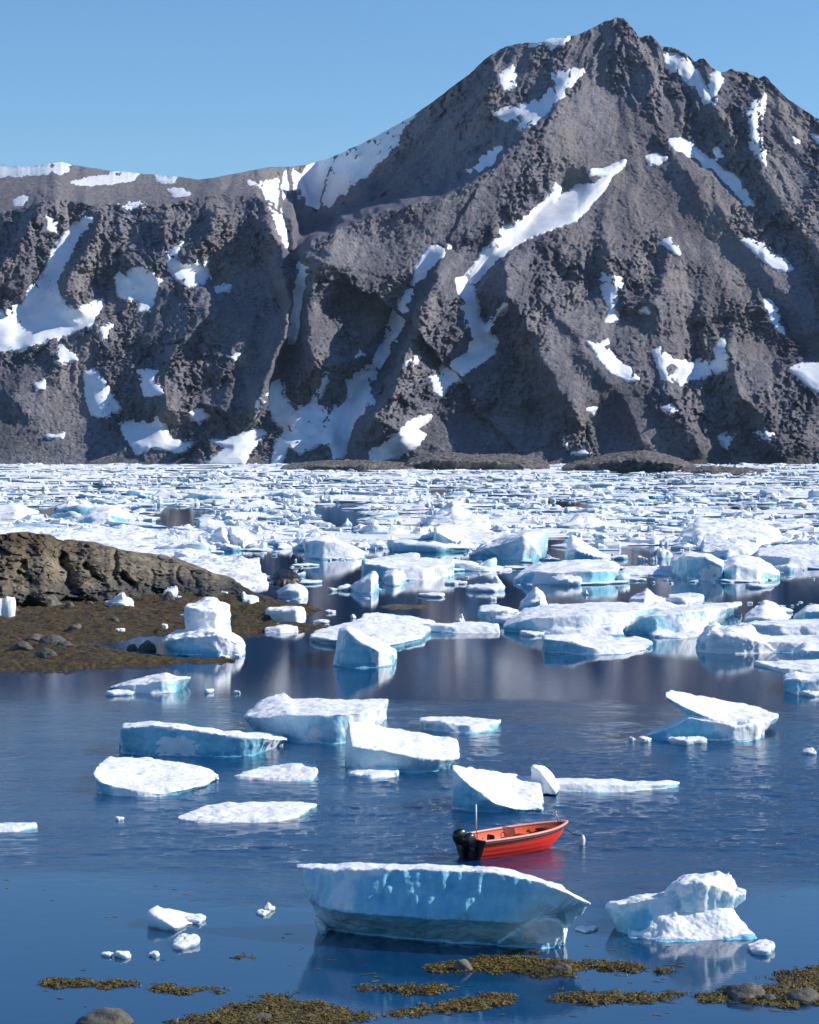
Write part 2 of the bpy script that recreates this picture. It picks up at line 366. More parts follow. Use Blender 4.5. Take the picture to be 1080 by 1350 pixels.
SNOW = {
 'ridge wing': [(328,240),(360,238),(400,222),(440,206),(480,190),(520,168),(545,154),(520,178),(528,182),(510,205),(480,232),(450,256),(425,272),(400,262),(378,250),(362,268),(350,262),(345,248)],
 'wing tail': [(352,268),(362,266),(372,298),(380,320),(374,322),(366,300),(358,282)],
 'plateau long': [(-60,218),(0,217),(40,224),(88,218),(90,224),(62,229),(20,231),(-60,230)],
 'plateau b': [(95,240),(130,233),(178,231),(176,236),(140,243),(100,242)],
 'plateau c': [(208,236),(228,235),(230,240),(214,240)],
 'plateau d': [(222,250),(240,250),(250,256),(232,258)],
 'plateau e': [(156,269),(190,268),(192,273),(165,275)],
 'plateau f': [(19,265),(30,259),(36,261),(30,270),(20,270)],
 'gully left': [(112,287),(119,289),(100,318),(82,350),(72,370),(82,398),(100,408),(112,404),(134,396),(132,408),(118,430),(90,440),(60,450),(25,462),(-20,464),(-80,468),(-80,420),(0,412),(30,402),(42,378),(58,364),(64,340),(84,312)],
 'gully mid patch': [(62,288),(74,292),(76,308),(64,306)],
 'fan a': [(152,366),(170,356),(188,350),(200,358),(213,370),(205,388),(196,408),(182,410),(186,394),(170,396),(156,388)],
 'fan b': [(220,334),(232,344),(252,350),(272,346),(276,362),(268,374),(246,378),(232,366),(222,350)],
 'fan c': [(286,380),(304,376),(298,384),(288,384)],
 'slope bit': [(132,432),(148,428),(140,446),(134,448)],
 'slope bit b': [(76,460),(82,456),(98,468),(102,474),(88,478),(74,476)],
 'slope bit c': [(46,508),(58,501),(58,512),(48,514)],
 'low left a': [(112,490),(126,490),(140,504),(150,526),(158,538),(140,550),(122,546),(116,530),(112,510)],
 'low left b': [(184,488),(206,488),(202,500),(216,518),(200,522),(190,520),(188,505)],
 'low left c': [(160,560),(175,556),(200,560),(208,552),(216,560),(226,580),(254,585),(240,597),(200,590),(182,600),(165,575)],
 'low left d': [(250,544),(266,540),(274,550),(262,555),(252,552)],
 'low fan': [(272,610),(300,590),(280,582),(300,580),(330,568),(350,570),(330,596),(322,612),(275,614)],
 'low fan b': [(358,512),(370,505),(380,530),(390,540),(415,530),(436,540),(424,560),(432,574),(412,590),(395,598),(380,590),(370,612),(358,614),(366,578),(384,570),(362,555),(358,535)],
 'chute': [(338,526),(352,520),(350,535),(340,545),(334,556)],
 'gully main': [(540,384),(536,402),(528,424),(524,444),(506,468),(492,490),(488,510),(490,532),(470,552),(456,580),(452,604),(440,606),(436,590),(420,580),(424,562),(440,540),(462,525),(458,508),(464,498),(478,490),(494,476),(512,448),(516,428),(528,400)],
 'gully head': [(556,338),(568,326),(590,326),(588,336),(570,350),(556,362),(546,372),(548,354)],
 'couloir': [(796,224),(824,212),(822,218),(806,232),(796,250),(770,280),(760,292),(735,300),(700,314),(678,322),(656,340),(640,352),(628,370),(620,374),(618,364),(632,338),(648,320),(664,302),(700,282),(728,256),(732,242),(738,250),(736,262),(760,248),(786,240),(800,232),(776,232),(778,224)],
 'couloir b': [(604,370),(614,368),(624,380),(628,398),(630,420),(640,432),(652,418),(662,404),(650,426),(644,440),(654,448),(652,466),(636,478),(620,486),(608,500),(590,508),(582,522),(570,516),(568,498),(586,494),(584,486),(600,476),(618,466),(622,440),(616,424),(610,402)],
 'right fan': [(488,596),(505,588),(520,574),(540,556),(566,546),(568,550),(550,566),(560,574),(548,590),(530,600),(505,606),(488,606)],
 'crest strip': [(650,152),(668,144),(690,140),(715,132),(734,112),(728,98),(742,94),(766,92),(766,98),(752,112),(742,128),(716,152),(702,166),(686,172),(690,158),(704,146),(684,152),(668,158)],
 'crest bit': [(656,100),(668,94),(676,86),(678,96),(672,106),(679,112),(664,118),(658,110)],
 'summit cap': [(700,57),(730,50),(748,50),(744,58),(728,62),(716,57)],
 'summit right a': [(874,72),(890,72),(906,80),(918,92),(924,106),(934,122),(942,138),(932,134),(918,118),(904,104),(886,92),(876,80)],
 'summit right b': [(936,98),(944,92),(954,104),(950,114),(944,122),(948,136),(940,130),(936,118)],
 'right strip': [(986,150),(994,134),(1006,128),(1002,150),(998,172),(1004,190),(1008,216),(1000,212),(992,196),(990,174)],
 'right edge': [(1072,178),(1090,182),(1090,188),(1076,184)],
 'shoulder': [(880,186),(892,182),(914,190),(922,202),(940,212),(954,226),(970,232),(982,250),(992,268),(986,270),(972,252),(956,238),(940,222),(920,208),(900,200),(886,196)],
 'shoulder bit': [(852,208),(866,204),(878,208),(872,216),(856,216)],
 'shoulder bit b': [(942,200),(948,196),(954,206),(946,210)],
 'right slope a': [(975,316),(990,316),(1010,326),(1020,336),(1032,340),(1044,354),(1036,358),(1016,352),(996,334)],
 'right slope b': [(1004,398),(1012,396),(1024,408),(1026,424),(1034,438),(1024,434),(1014,416)],
 'right slope c': [(872,318),(882,315),(898,330),(896,336),(882,330)],
 'block patch': [(796,364),(810,362),(820,374),(812,390),(810,404),(812,420),(798,424),(804,406),(794,384)],
 'diagonal': [(776,452),(790,454),(800,448),(802,462),(818,480),(832,488),(843,500),(828,502),(806,490),(790,472)],
 'hook': [(862,464),(870,458),(878,466),(890,476),(912,480),(944,474),(942,460),(952,448),(962,470),(956,488),(936,494),(912,500),(896,508),(890,494),(896,486),(884,478),(878,484),(886,504),(876,502),(868,484)],
 'right low': [(1040,486),(1060,480),(1090,478),(1090,516),(1076,516),(1060,504)],
 'low bit a': [(872,538),(882,535),(894,541),(884,546)],
 'low bit b': [(948,575),(966,574),(958,592)],
 'low bit c': [(998,572),(1010,566),(1018,574),(1014,582)],
 'low bit d': [(774,541),(786,538),(782,546)],
 'low bit e': [(755,598),(770,592),(778,598),(764,602)],
 'bench bit': [(530,478),(552,470),(550,476),(534,484)],
 'thin couloir': [(397,350),(403,352),(398,388),(394,408),(390,428),(385,448),(375,448),(383,422),(386,402),(393,380)],
 'thin couloir b': [(432,492),(428,508),(420,524),(414,528),(420,510)],
 'bit f': [(120,430),(128,428),(126,434)], 'bit g': [(60,575),(84,572),(82,577),(64,578)], 'bit h': [(240,320),(224,332),(222,340),(232,336)], 'bit k': [(655,408),(668,402),(660,412)], 'bit l': [(700,60),(716,56),(712,62)], 'bit m': [(1046,182),(1052,186),(1048,190)],
 'bit n': [(880,495),(896,492),(890,500)], 'bit p': [(740,588),(748,584),(750,592)], 'bit q': [(300,470),(316,466),(308,474)], 'bit r': [(470,470),(478,462),(482,468)], 'bit s': [(846,410),(852,406),(856,412)],
 'high bit': [(620,222),(640,208),(660,196),(650,210),(630,226)],
}
M_ROCK = None
def mat_mountain():
    m = N('mountain_rock'); p = m.pos()
    big = m.noise(p, 0.006, 5, 0.6); mid = m.noise(p, 0.03, 6, 0.65); fin = m.noise(p, 0.16, 6, 0.72)
    rock = m.ramp(mid, [(0.25, (0.11,0.11,0.135)), (0.45, (0.18,0.174,0.195)), (0.6, (0.245,0.230,0.240)), (0.78, (0.37,0.345,0.34))])
    scr = m.ramp(fin, [(0.25, (0.15,0.143,0.155)), (0.5, (0.22,0.208,0.215)), (0.75, (0.33,0.31,0.30))])
    c = m.mix(m.attr('scree'), rock, scr)
    c = m.mix(m.maprange(fin, 0.40, 0.28, 0, 0.55), c, (0.035,0.036,0.046))
    c = m.mix(m.maprange(fin, 0.60, 0.72, 0, 0.6), c, (0.32,0.30,0.285))
    x, y, z = m.sep(p)
    sp = m.new('ShaderNodeTexVoronoi'); m.L(p, sp.inputs['Vector']); sp.inputs['Scale'].default_value = 0.30
    spv = m.sep(sp.outputs['Color'])[0]
    c = m.mix(m.maprange(spv, 0.80, 0.95, 0, 0.55), c, (0.34,0.325,0.32))
    c = m.mix(m.maprange(spv, 0.24, 0.06, 0, 0.60), c, (0.040,0.041,0.060))
    br = m.math('MULTIPLY', m.maprange(big, 0.45, 0.65, 0, 1), m.maprange(x, 100, 420, 0.15, 0.75))
    c = m.mix(br, c, (0.165,0.125,0.098))
    gr = m.math('MULTIPLY', m.maprange(m.noise(p, 0.018, 5, 0.65), 0.52, 0.66), m.maprange(z, 200, 20, 0, 0.55))
    c = m.mix(gr, c, (0.062,0.078,0.040))
    hgt = m.math('ADD', m.math('MULTIPLY', fin, 1.0), m.math('MULTIPLY', mid, 2.0))
    sk = m.attr('streak')
    c = m.mix(m.math('MULTIPLY', m.maprange(sk, 0.05, 0.55), 0.55), c, (0.33,0.285,0.24))
    c = m.mix(m.math('MULTIPLY', m.maprange(sk, -0.05, -0.55), 0.50), c, (0.085,0.083,0.10))
    c = m.mix(1.0, c, (0.96,0.975,1.06), 'MULTIPLY')
    return m.set(Base_Color=c, Roughness=0.95, Normal=m.bump(hgt, 1.0, 4.0), **{'Specular_IOR_Level': 0.15})
def mat_snow(name='old_snow', sc=0.08, bd=1.0):
    m = N(name); p = m.pos()
    f = m.noise(p, sc, 5, 0.6)
    c = m.mix(m.maprange(f, 0.35, 0.7), (0.88,0.89,0.91), (0.76,0.77,0.79))
    return m.set(Base_Color=c, Roughness=0.7, Normal=m.bump(f, 0.6, bd), **{'Specular_IOR_Level': 0.2})
def build_mountain():
    X, Y, ys, yb = mountain_grid()
    d, scree, streak = mountain_depth(X, Y, ys, yb)
    P = np.array([0, 0, CAM_H]) + ray(X, Y) * (d / (ray(X, Y) @ FV))[..., None]
    top = P[-1]
    k = (np.arange(1, MBK + 1) / MBK)[:, None, None]
    back = top[None] + k * np.array([0, 900, 0]) ; back = back.copy()
    back[..., 2] = top[None, :, 2] - (k[..., 0] ** 1.1) * (top[None, :, 2] + 20) + 0.0
    nb = fbm(np.stack([back[..., 0] / 60, back[..., 1] / 60, back[..., 2] / 60], -1), 4, 51) * 14 * np.sqrt(k[..., 0])
    back[..., 2] += nb - np.abs(nb).max() * k[..., 0] * 0.5
    V = np.concatenate([P, back], 0)
    nr = MNR + MBK
    sc = np.concatenate([scree, np.repeat(scree[-1:], MBK, 0)], 0)
    st_ = np.concatenate([streak, np.repeat(streak[-1:], MBK, 0)], 0)
    me = mesh_np('mountain', V.reshape(-1, 3), grid_faces(nr, MNC), {'scree': sc.ravel(), 'streak': st_.ravel()})
    mo = tag(link('mountain', me, mat_mountain()), kind='structure')
    snow_m = mat_snow()
    ds = blur(d, 4); ds = np.minimum(ds, blur(d, 2) + 1.5)
    nz = 1.9 * fbm(p3(X / 5, Y / 3.6, 3.), 4, 61, 0.8)
    for nm, poly in SNOW.items():
        pa = np.array(poly, float)
        c0, c1 = np.searchsorted(X[0], [pa[:, 0].min() - 12, pa[:, 0].max() + 12]); c0 = max(c0, 0); c1 = min(c1, MNC - 1)
        sub = (slice(None), slice(c0, c1 + 1))
        xs_, ys_ = X[sub], Y[sub]
        rows = np.where(((ys_ > pa[:, 1].min() - 12) & (ys_ < pa[:, 1].max() + 12)).any(1))[0]
        if not len(rows): continue
        sub = (slice(rows[0], rows[-1] + 1), slice(c0, c1 + 1))
        sd_ = poly_sdf(X[sub], Y[sub], pa)
        s = sd_ + 1.0 + nz[sub]
        off = np.clip(1.6 * s + 1.5, -8, 3.6) + 0.42 * np.clip(sd_, 0, 9)
        dd = ds[sub] - off
        Pn = np.array([0, 0, CAM_H]) + ray(X[sub], Y[sub]) * (dd / (ray(X[sub], Y[sub]) @ FV))[..., None]
        nr_, nc_ = s.shape
        F = grid_faces(nr_, nc_)
        ok = (sd_ > -7).ravel()[F].all(1)
        F = F[ok]; used, inv = np.unique(F, return_inverse=True)
        me = mesh_np('snow_patch', Pn.reshape(-1, 3)[used], inv.reshape(F.shape))
        link('snow_patch', me, snow_m, mo)
    return mo
build_mountain()
# ------------------------------------------------------------------ sea
def mat_water():
    m = N('sea_water'); m.n.remove(m.b); p = m.pos()
    x, y, z = m.sep(p)
    # ripples: calm near the shore and among the ice, wind-ruffled in between
    st = m.math('ADD', m.math('MULTIPLY', m.attr('ruffle'), 0.45), m.math('MULTIPLY', m.maprange(y, 70, 95, 0.028, 0.04), m.maprange(y, 140, 175, 1.0, 0.5)))
    h = m.math('ADD', m.noise(m.scl(p, (1.0, 1.3, 1)), 4.5, 4, 0.6), m.math('MULTIPLY', m.noise(m.scl(p, (0.8, 1.2, 1)), 1.1, 2, 0.5), 1.3))
    nrm = m.bump(h, st, 0.09)
    fr = m.new('ShaderNodeFresnel'); fr.inputs['IOR'].default_value = 1.62; m.L(nrm, fr.inputs['Normal'])
    gl = m.new('ShaderNodeBsdfGlossy'); gl.inputs['Roughness'].default_value = 0.018; gl.inputs['Color'].default_value = (1, 1, 1, 1); m.L(nrm, gl.inputs['Normal'])
    df = m.new('ShaderNodeBsdfDiffuse'); df.inputs['Color'].default_value = (0.004, 0.066, 0.185, 1)
    tr = m.new('ShaderNodeBsdfTransparent'); tr.inputs['Color'].default_value = (0.16, 0.66, 0.78, 1)
    a = m.new('ShaderNodeMixShader'); a.inputs[0].default_value = 0.42; m.L(df.outputs[0], a.inputs[1]); m.L(tr.outputs[0], a.inputs[2])
    b = m.new('ShaderNodeMixShader'); m.L(fr.outputs[0], b.inputs[0]); m.L(a.outputs[0], b.inputs[1]); m.L(gl.outputs[0], b.inputs[2])
    m.L(b.outputs[0], m.out.inputs['Surface'])
    return m.m
def flat_sheet(name, z, mat, ext=9000, y0=-600, y1=14000):
    me = mesh_np(name, [(-ext, y0, z), (ext, y0, z), (ext, y1, z), (-ext, y1, z)], np.array([[0, 1, 2, 3]]))
    return tag(link(name, me, mat), kind='structure')
def build_sea():
    # one sheet: real wavelets where the wind ruffles the bay, flat as glass elsewhere
    st = 0.125; xs = np.arange(-46, 46.01, st); ys = np.arange(74, 170.01, st)
    gx, gy = np.meshgrid(xs, ys)
    w = fbm(p3(gx / 26, gy / 9, 1.), 3, 201); w2 = fbm(p3(gx / 9, gy / 1.6, 5.), 3, 202)
    yy = gy + 8 * w
    k = smoothstep(yy, 84, 93) * (1 - smoothstep(yy, 116, 150)) * (0.42 + 0.58 * smoothstep(gx + 7 * w, -15, -3)) * (0.55 + 0.45 * smoothstep(w2, -0.5, 0.3))
    k = k * smoothstep(np.minimum(46 - np.abs(gx), np.minimum(gy - 74, 170 - gy)), 0.0, 4.0)
    z = k * (0.026 * vnoise(p3(gx / 0.42, gy / 0.36, 2.), 203) + 0.040 * vnoise(p3(gx / 0.85 + gy / 4, gy / 0.7, 4.), 204) + 0.030 * vnoise(p3(gx / 1.9, gy / 1.5, 6.), 205))
    V = np.stack([gx, gy, z], -1).reshape(-1, 3); F = grid_faces(*gx.shape); n = len(V)
    E, A, B_ = 9000.0, -600.0, 14000.0; x0, x1, y0, y1 = xs[0], xs[-1], ys[0], ys[-1]
    O = [(-E, A, 0), (E, A, 0), (E, B_, 0), (-E, B_, 0), (x0, y0, 0), (x1, y0, 0), (x1, y1, 0), (x0, y1, 0)]
    G = np.array([[0, 1, 5, 4], [1, 2, 6, 5], [2, 3, 7, 6], [3, 0, 4, 7]]) + n
    me = mesh_np('sea_water', np.concatenate([V, np.array(O)]), np.concatenate([F, G]), {'ruffle': np.concatenate([k.ravel(), np.zeros(8)])})
    tag(link('sea_water', me, mat_water()), kind='structure')

build_sea()
flat_sheet('seabed', -4.0, plain('seabed_silt', (0.010, 0.030, 0.050), 0.9))

# ------------------------------------------------------------------ ice
def mat_ice():
    m = N('glacier_ice'); p = m.pos()
    sn = m.attr('snow'); bl = m.attr('blue'); wet = m.attr('wet')
    f = m.noise(p, 1.3, 5, 0.62); g = m.noise(m.scl(p, (1, 1, 0.3)), 3.4, 5, 0.6); k = m.noise(p, 0.35, 3, 0.5)
    t = m.math('ADD', m.math('MULTIPLY', bl, 0.72), m.math('MULTIPLY', m.math('SUBTRACT', k, 0.5), 0.45))
    t = m.math('ADD', t, m.math('MULTIPLY', wet, 0.45))
    vs_ = m.noise(m.scl(p, (1, 1, 0.16)), 2.4, 5, 0.62)
    t = m.math('ADD', t, m.math('MULTIPLY', m.math('SUBTRACT', vs_, 0.5), 0.75))
    t = m.math('ADD', t, m.math('MULTIPLY', m.math('SUBTRACT', m.noise(m.scl(p, (0.25, 0.25, 1.6)), 1.6, 3, 0.5), 0.5), 0.5))
    wall = m.ramp(t, [(0.0, (0.66,0.79,0.83)), (0.35, (0.44,0.70,0.80)), (0.65, (0.26,0.60,0.74)), (1.0, (0.11,0.40,0.55))])
    wall = m.mix(m.maprange(g, 0.5, 0.8, 0, 0.30), wall, (0.74,0.85,0.89))
    snow = m.mix(m.maprange(f, 0.35, 0.7), (0.91,0.905,0.895), (0.83,0.835,0.835))
    snow = m.mix(m.maprange(m.noise(p, 2.2, 6, 0.7), 0.66, 0.80, 0, 0.30), snow, (0.60,0.60,0.57))
    s2 = m.math('ADD', sn, m.math('MULTIPLY', m.math('SUBTRACT', f, 0.5), 0.40))
    c = m.mix(m.maprange(s2, 0.25, 0.75), wall, snow)
    rg = m.maprange(s2, 0.25, 0.75, 0.28, 0.75)
    h = m.math('ADD', m.math('MULTIPLY', f, 0.7), m.math('ADD', m.math('MULTIPLY', g, 0.5), m.math('MULTIPLY', vs_, 1.6)))
    return m.set(Base_Color=c, Roughness=rg, Normal=m.bump(h, 0.36, 0.10), IOR=1.31, Subsurface_Weight=0.12, Subsurface_Radius=(0.15, 0.45, 0.7), Subsurface_Scale=0.5)
ICE = mat_ice()

def resample(pl, n):
    p = np.asarray(pl, float)
    d = np.abs(np.diff(p[:, 0])) + 0.35 * np.abs(np.diff(p[:, 1])) + 1e-6
    c = np.concatenate([[0], np.cumsum(d)]); c /= c[-1]
    u = np.linspace(0, 1, n)
    return np.stack([np.interp(u, c, p[:, k]) for k in range(p.shape[1])], -1)
def loft(ft, bt, fb, fm=None, n=48, dep=None):
    """a tube along the berg from its left to its right end; every rim point is (photo x, photo y, photo row of the water below it)"""
    F, B, A = resample(ft, n), resample(bt, n), resample(fb, n)
    PF = over(F[:, 0], F[:, 1], F[:, 2]); PB = over(B[:, 0], B[:, 1], B[:, 2])
    afloat = A.shape[1] == 2
    if afloat:
        PA = at(A[:, 0], A[:, 1]); H = max(PF[:, 2].max(), PB[:, 2].max())
        d = dep or (0.25 + 0.35 * H)
        foot = PA.copy(); foot[:, 1] -= 0.35 + 0.35 * H; foot[:, 2] = -0.45 * d; PA[:, 1] += 0.20 * H
        bb = PA + (PB - PF) * np.array([1, 1, 0]) * 0.92; bb[:, 1] = np.maximum(bb[:, 1], PA[:, 1] + 0.15 * H); bb[:, 2] = 0
        bf = bb.copy(); bf[:, 2] = -d
        rows = [foot, PA]
    else:
        PA = over(A[:, 0], A[:, 1], A[:, 2])
        bb = PB.copy(); bb[:, 2] = np.minimum(PA[:, 2], PB[:, 2] - 0.02)
        rows = [PA]; bf = None
    if fm is not None:
        M = resample(fm, n); rows.append(over(M[:, 0], M[:, 1], M[:, 2]))
    mid = 0.5 * PF + 0.5 * PB; mid[:, 2] += 0.05 * np.clip(PF[:, 2], 0, 3)
    rows += [PF, mid, PB, bb] + ([bf] if bf is not None else [])
    m = len(rows); V = np.stack(rows, 1).reshape(-1, 3)          # (n, m)
    i = np.arange(n - 1)[:, None] * m; j = np.arange(m)[None]
    q = np.stack([i + j, i + (j + 1) % m, i + m + (j + 1) % m, i + m + j], -1).reshape(-1, 4)
    c0 = V[:m].mean(0); c1 = V[-m:].mean(0)
    V = np.concatenate([V, [c0, c1]]); k = len(V) - 2; jj = np.arange(m)
    t0 = np.stack([jj, np.full(m, k), (jj + 1) % m], -1); L0 = (n - 1) * m
    t1 = np.stack([L0 + (jj + 1) % m, np.full(m, k + 1), L0 + jj], -1)
    return V, q, np.concatenate([t0, t1])
def sculpt(name, lofts, seed=0, white=0.0, blue=0.5, rough=1.0, whites=(), blues=(), vox=1.0, mat=None, flute=0.0, zoff=0.0, soft=8):
    """fuse the lofts into one body (voxel remesh), then weather it"""
    Vs, Q, T, o = [], [], [], 0
    for l in lofts:
        V, q, t = loft(**l); Vs.append(V); Q.append(q + o); T.append(t + o); o += len(V)
    V = np.concatenate(Vs)
    me = mesh_np(name, V, [np.concatenate(Q), np.concatenate(T)])
    bm = bmesh.new(); bm.from_mesh(me); bmesh.ops.recalc_face_normals(bm, faces=bm.faces); bm.to_mesh(me); bm.free()
    tmp = bpy.data.objects.new('tmp', me); C.objects.link(tmp)
    dist = np.median(V[:, 1]); pxm = FPX / dist                   # photo px per metre
    md = tmp.modifiers.new('fuse', 'REMESH'); md.mode = 'VOXEL'; md.voxel_size = vox * 1.5 / pxm
    sm = tmp.modifiers.new('soft', 'SMOOTH'); sm.factor = 0.5; sm.iterations = soft
    dg = bpy.context.evaluated_depsgraph_get()
    m2 = bpy.data.meshes.new_from_object(tmp.evaluated_get(dg))
    bpy.data.objects.remove(tmp); bpy.data.meshes.remove(me)
    nv = len(m2.vertices); P = np.empty(nv * 3, np.float32); m2.vertices.foreach_get('co', P); P = P.reshape(-1, 3).astype(float)
    Nn = np.empty(nv * 3, np.float32); m2.vertex_normals.foreach_get('vector', Nn); Nn = Nn.reshape(-1, 3).astype(float)
    H = max(P[:, 2].max(), 0.1); u = 12.0 / pxm                   # feature size: about 12 photo pixels
    u = min(u, 2.0)
    hh = min(H, 1.6)
    a = fbm(P / (u * 1.6), 4, seed, 0.46); b = facets(P[:, 0] / u + P[:, 1] / (2.3 * u), P[:, 2] / (u * 0.8) + P[:, 1] / (1.7 * u), seed + 3, 1.0)
    side = 1 - smoothstep(np.abs(Nn[:, 2]), 0.45, 0.8)
    fl = vnoise(np.stack([P[:, 0] / (0.75 * u), P[:, 1] / (0.75 * u), P[:, 2] / (5.0 * u)], -1), seed + 5)
    disp = rough * u * (0.15 * a + 0.03 * b + side * (0.06 + flute) * fl)
    disp += rough * u * 0.022 * vnoise(P / (0.33 * u), seed + 9)
    disp += rough * u * 0.16 * vnoise(P / (3.2 * u), seed + 19)
    P2 = P + Nn * disp[:, None]
    P2[:, 2] += zoff
    snow = smoothstep(Nn[:, 2] + 0.22 * a, 0.12 - white, 0.42 - white)
    bl = np.full(nv, blue)
    if whites or blues:
        pj = project(P)
        for (x, y, r) in whites:
            q = np.hypot(pj[:, 0] - x, (pj[:, 1] - y) * 1.3) + 0.75 * r * fbm(P / (0.55 * r / pxm), 4, seed + 41, 0.6)
            snow = np.maximum(snow, 1 - smoothstep(q, 0.75 * r, 1.15 * r))
        for (x, y, r) in blues:
            q = np.hypot(pj[:, 0] - x, (pj[:, 1] - y) * 1.3) + 0.5 * r * fbm(P / (0.7 * r / pxm), 3, seed + 51)
            k = 1 - smoothstep(q, 0.5 * r, 1.2 * r)
            bl = np.maximum(bl, blue + (1.0 - blue) * k); snow = snow * (1 - 0.85 * k * (Nn[:, 2] < 0.6))
    wet = 1 - smoothstep(P[:, 2], 0.02 * H, 0.22 * H + 0.05)
    snow = snow * (1 - 0.9 * (P[:, 2] < 0.03 * H))
    m2.vertices.foreach_set('co', P2.astype(np.float32).ravel())
    for k, v in (('snow', snow), ('blue', bl), ('wet', wet)):
        at_ = m2.attributes.new(k, 'FLOAT', 'POINT'); at_.data.foreach_set('value', v.astype(np.float32))
    m2.polygons.foreach_set('use_smooth', np.ones(len(m2.polygons), bool))
    m2.name = name; m2.materials.clear(); m2.update()
    # origin at the waterline below the middle
    cen = Vector((float(P2[:, 0].mean()), float(P2[:, 1].mean()), 0.0))
    m2.transform(__import__('mathutils').Matrix.Translation(-cen))
    ob = link(name, m2, mat or ICE); ob.location = cen
    return ob

LAND = []            # (object, photo x, photo y, phrase) landmarks for describing the lesser floes
def up(pts, d): return [(x, y - d) for x, y in pts]
def berg(label, lofts, name='iceberg', cat='iceberg', mark=None, group=None, **kw):
    L = [dict(ft=l[0], bt=l[1], fb=l[2], **({'fm': l[3]} if len(l) > 3 else {})) for l in lofts]
    o = sculpt(name, L, seed=len(LAND) * 7 + 101, **kw)
    tag(o, label, cat, group)
    p = project(np.array(o.location))
    LAND.append((o, float(p[0]), float(p[1]), mark or label))
    return o
# ------------------------------------------------------------------ the bergs one can point at
berg('large pale blue slab iceberg with thin pointed rim closest to the shore', [
 ([(389,1143,1227),(430,1145,1232),(490,1146,1238),(540,1145,1241),(600,1147,1245),(640,1149,1249),(680,1155,1252),(700,1159,1254),(740,1174,1257),(777,1192,1259)],
  [(391,1142,1222),(430,1142,1219),(490,1142,1222),(540,1141,1224),(600,1143,1228),(640,1145,1232),(680,1151,1237),(700,1155,1240),(740,1171,1247),(775,1190,1256)],
  [(432,1229),(485,1236),(520,1240),(600,1248),(660,1250),(700,1249),(728,1243)],
  [(410,1188,1230),(440,1200,1240),(500,1206,1246),(600,1212,1254),(680,1216,1255),(715,1211,1252),(736,1205,1246)]),
 ([(655,1243,1249),(672,1234,1252),(688,1222,1253),(703,1214,1255),(720,1210,1255),(735,1213,1254),(745,1224,1252)], [(657,1240,1243),(674,1226,1242),(690,1212,1242),(715,1204,1241),(738,1206,1242),(746,1218,1246)], [(658,1249),(692,1252),(715,1253),(733,1251),(742,1246)])],
 blue=0.36, soft=9, whites=[(716,1226,26),(735,1226,22)], blues=[(560,1180,80),(650,1176,60)], rough=0.9, flute=0.30, vox=0.9, white=-0.15, mark='the large blue slab iceberg')
berg('white mushroom topped iceberg with blue wing in front of the boat to the right', [
 ([(862,1222,1236),(880,1205,1233),(900,1196,1230),(925,1190,1228),(950,1190,1228),(965,1200,1228),(985,1224,1233)],
  [(868,1215,1226),(885,1200,1220),(905,1192,1216),(930,1188,1214),(950,1189,1214),(962,1198,1216),(982,1222,1226)],
  [(843,1239),(870,1243),(920,1243),(960,1241),(997,1237)]),
 ([(874,1180,1230),(897,1166,1233),(925,1164,1233),(950,1169,1231),(966,1182,1229),(982,1178,1227)],
  [(878,1176,1222),(890,1159,1218),(905,1152,1216),(925,1152,1216),(940,1148,1214),(948,1145,1214),(956,1150,1214),(963,1146,1214),(970,1166,1216),(982,1176,1222)],
  [(880,1204,1230),(905,1206,1231),(930,1208,1231),(950,1206,1229),(965,1196,1227),(978,1186,1226)]),
 ([(803,1196,1226),(830,1188,1230),(855,1184,1232),(892,1180,1232)],
  [(806,1194,1214),(830,1186,1212),(855,1181,1210),(888,1178,1212)],
  [(815,1230),(835,1238),(860,1240),(890,1238)])],
 blue=0.25, whites=[(925,1222,32),(880,1230,22),(960,1222,26),(940,1160,30),(895,1165,18),(985,1236,14)], blues=[(840,1212,26)], flute=0.08, vox=0.9, rough=1.6, soft=5, mark='the mushroom topped iceberg')
berg('white wedge iceberg with blue underside and upturned horn behind the red boat', [
 ([(597,1013,1066),(620,1035,1070),(650,1057,1072),(680,1067,1072),(715,1067,1070)],
  [(597,1009,1060),(630,1012,1050),(660,1017,1045),(690,1021,1042),(712,1026,1045),(716,1045,1055)],
  [(598,1070),(630,1072),(660,1073),(690,1072),(716,1070)]),
 ([(701,1012,1046),(712,1015,1047),(724,1031,1049),(735,1045,1050)],
  [(702,1008,1040),(714,1008,1039),(728,1018,1041),(735,1034,1044)],
  [(699,1040,1046),(712,1048,1048),(726,1049,1050),(735,1049,1050)])],
 blue=0.75, white=0.25, blues=[(612,1055,30),(640,1066,20)], whites=[(715,1030,26)], mark='the wedge iceberg behind the boat')
berg('long thin flat floe with pale turquoise edge right of the horned wedge iceberg', [
 ([(728,1033,1042),(780,1034,1043),(830,1035,1043),(880,1033,1040),(896,1033,1036)],
  [(728,1025,1035),(780,1026,1035),(830,1029,1036),(885,1029,1034),(896,1031,1034)],
  [(730,1043),(780,1045),(830,1044),(880,1040),(893,1036)])], blue=0.35, name='ice_floe', cat='ice floe', rough=0.7)
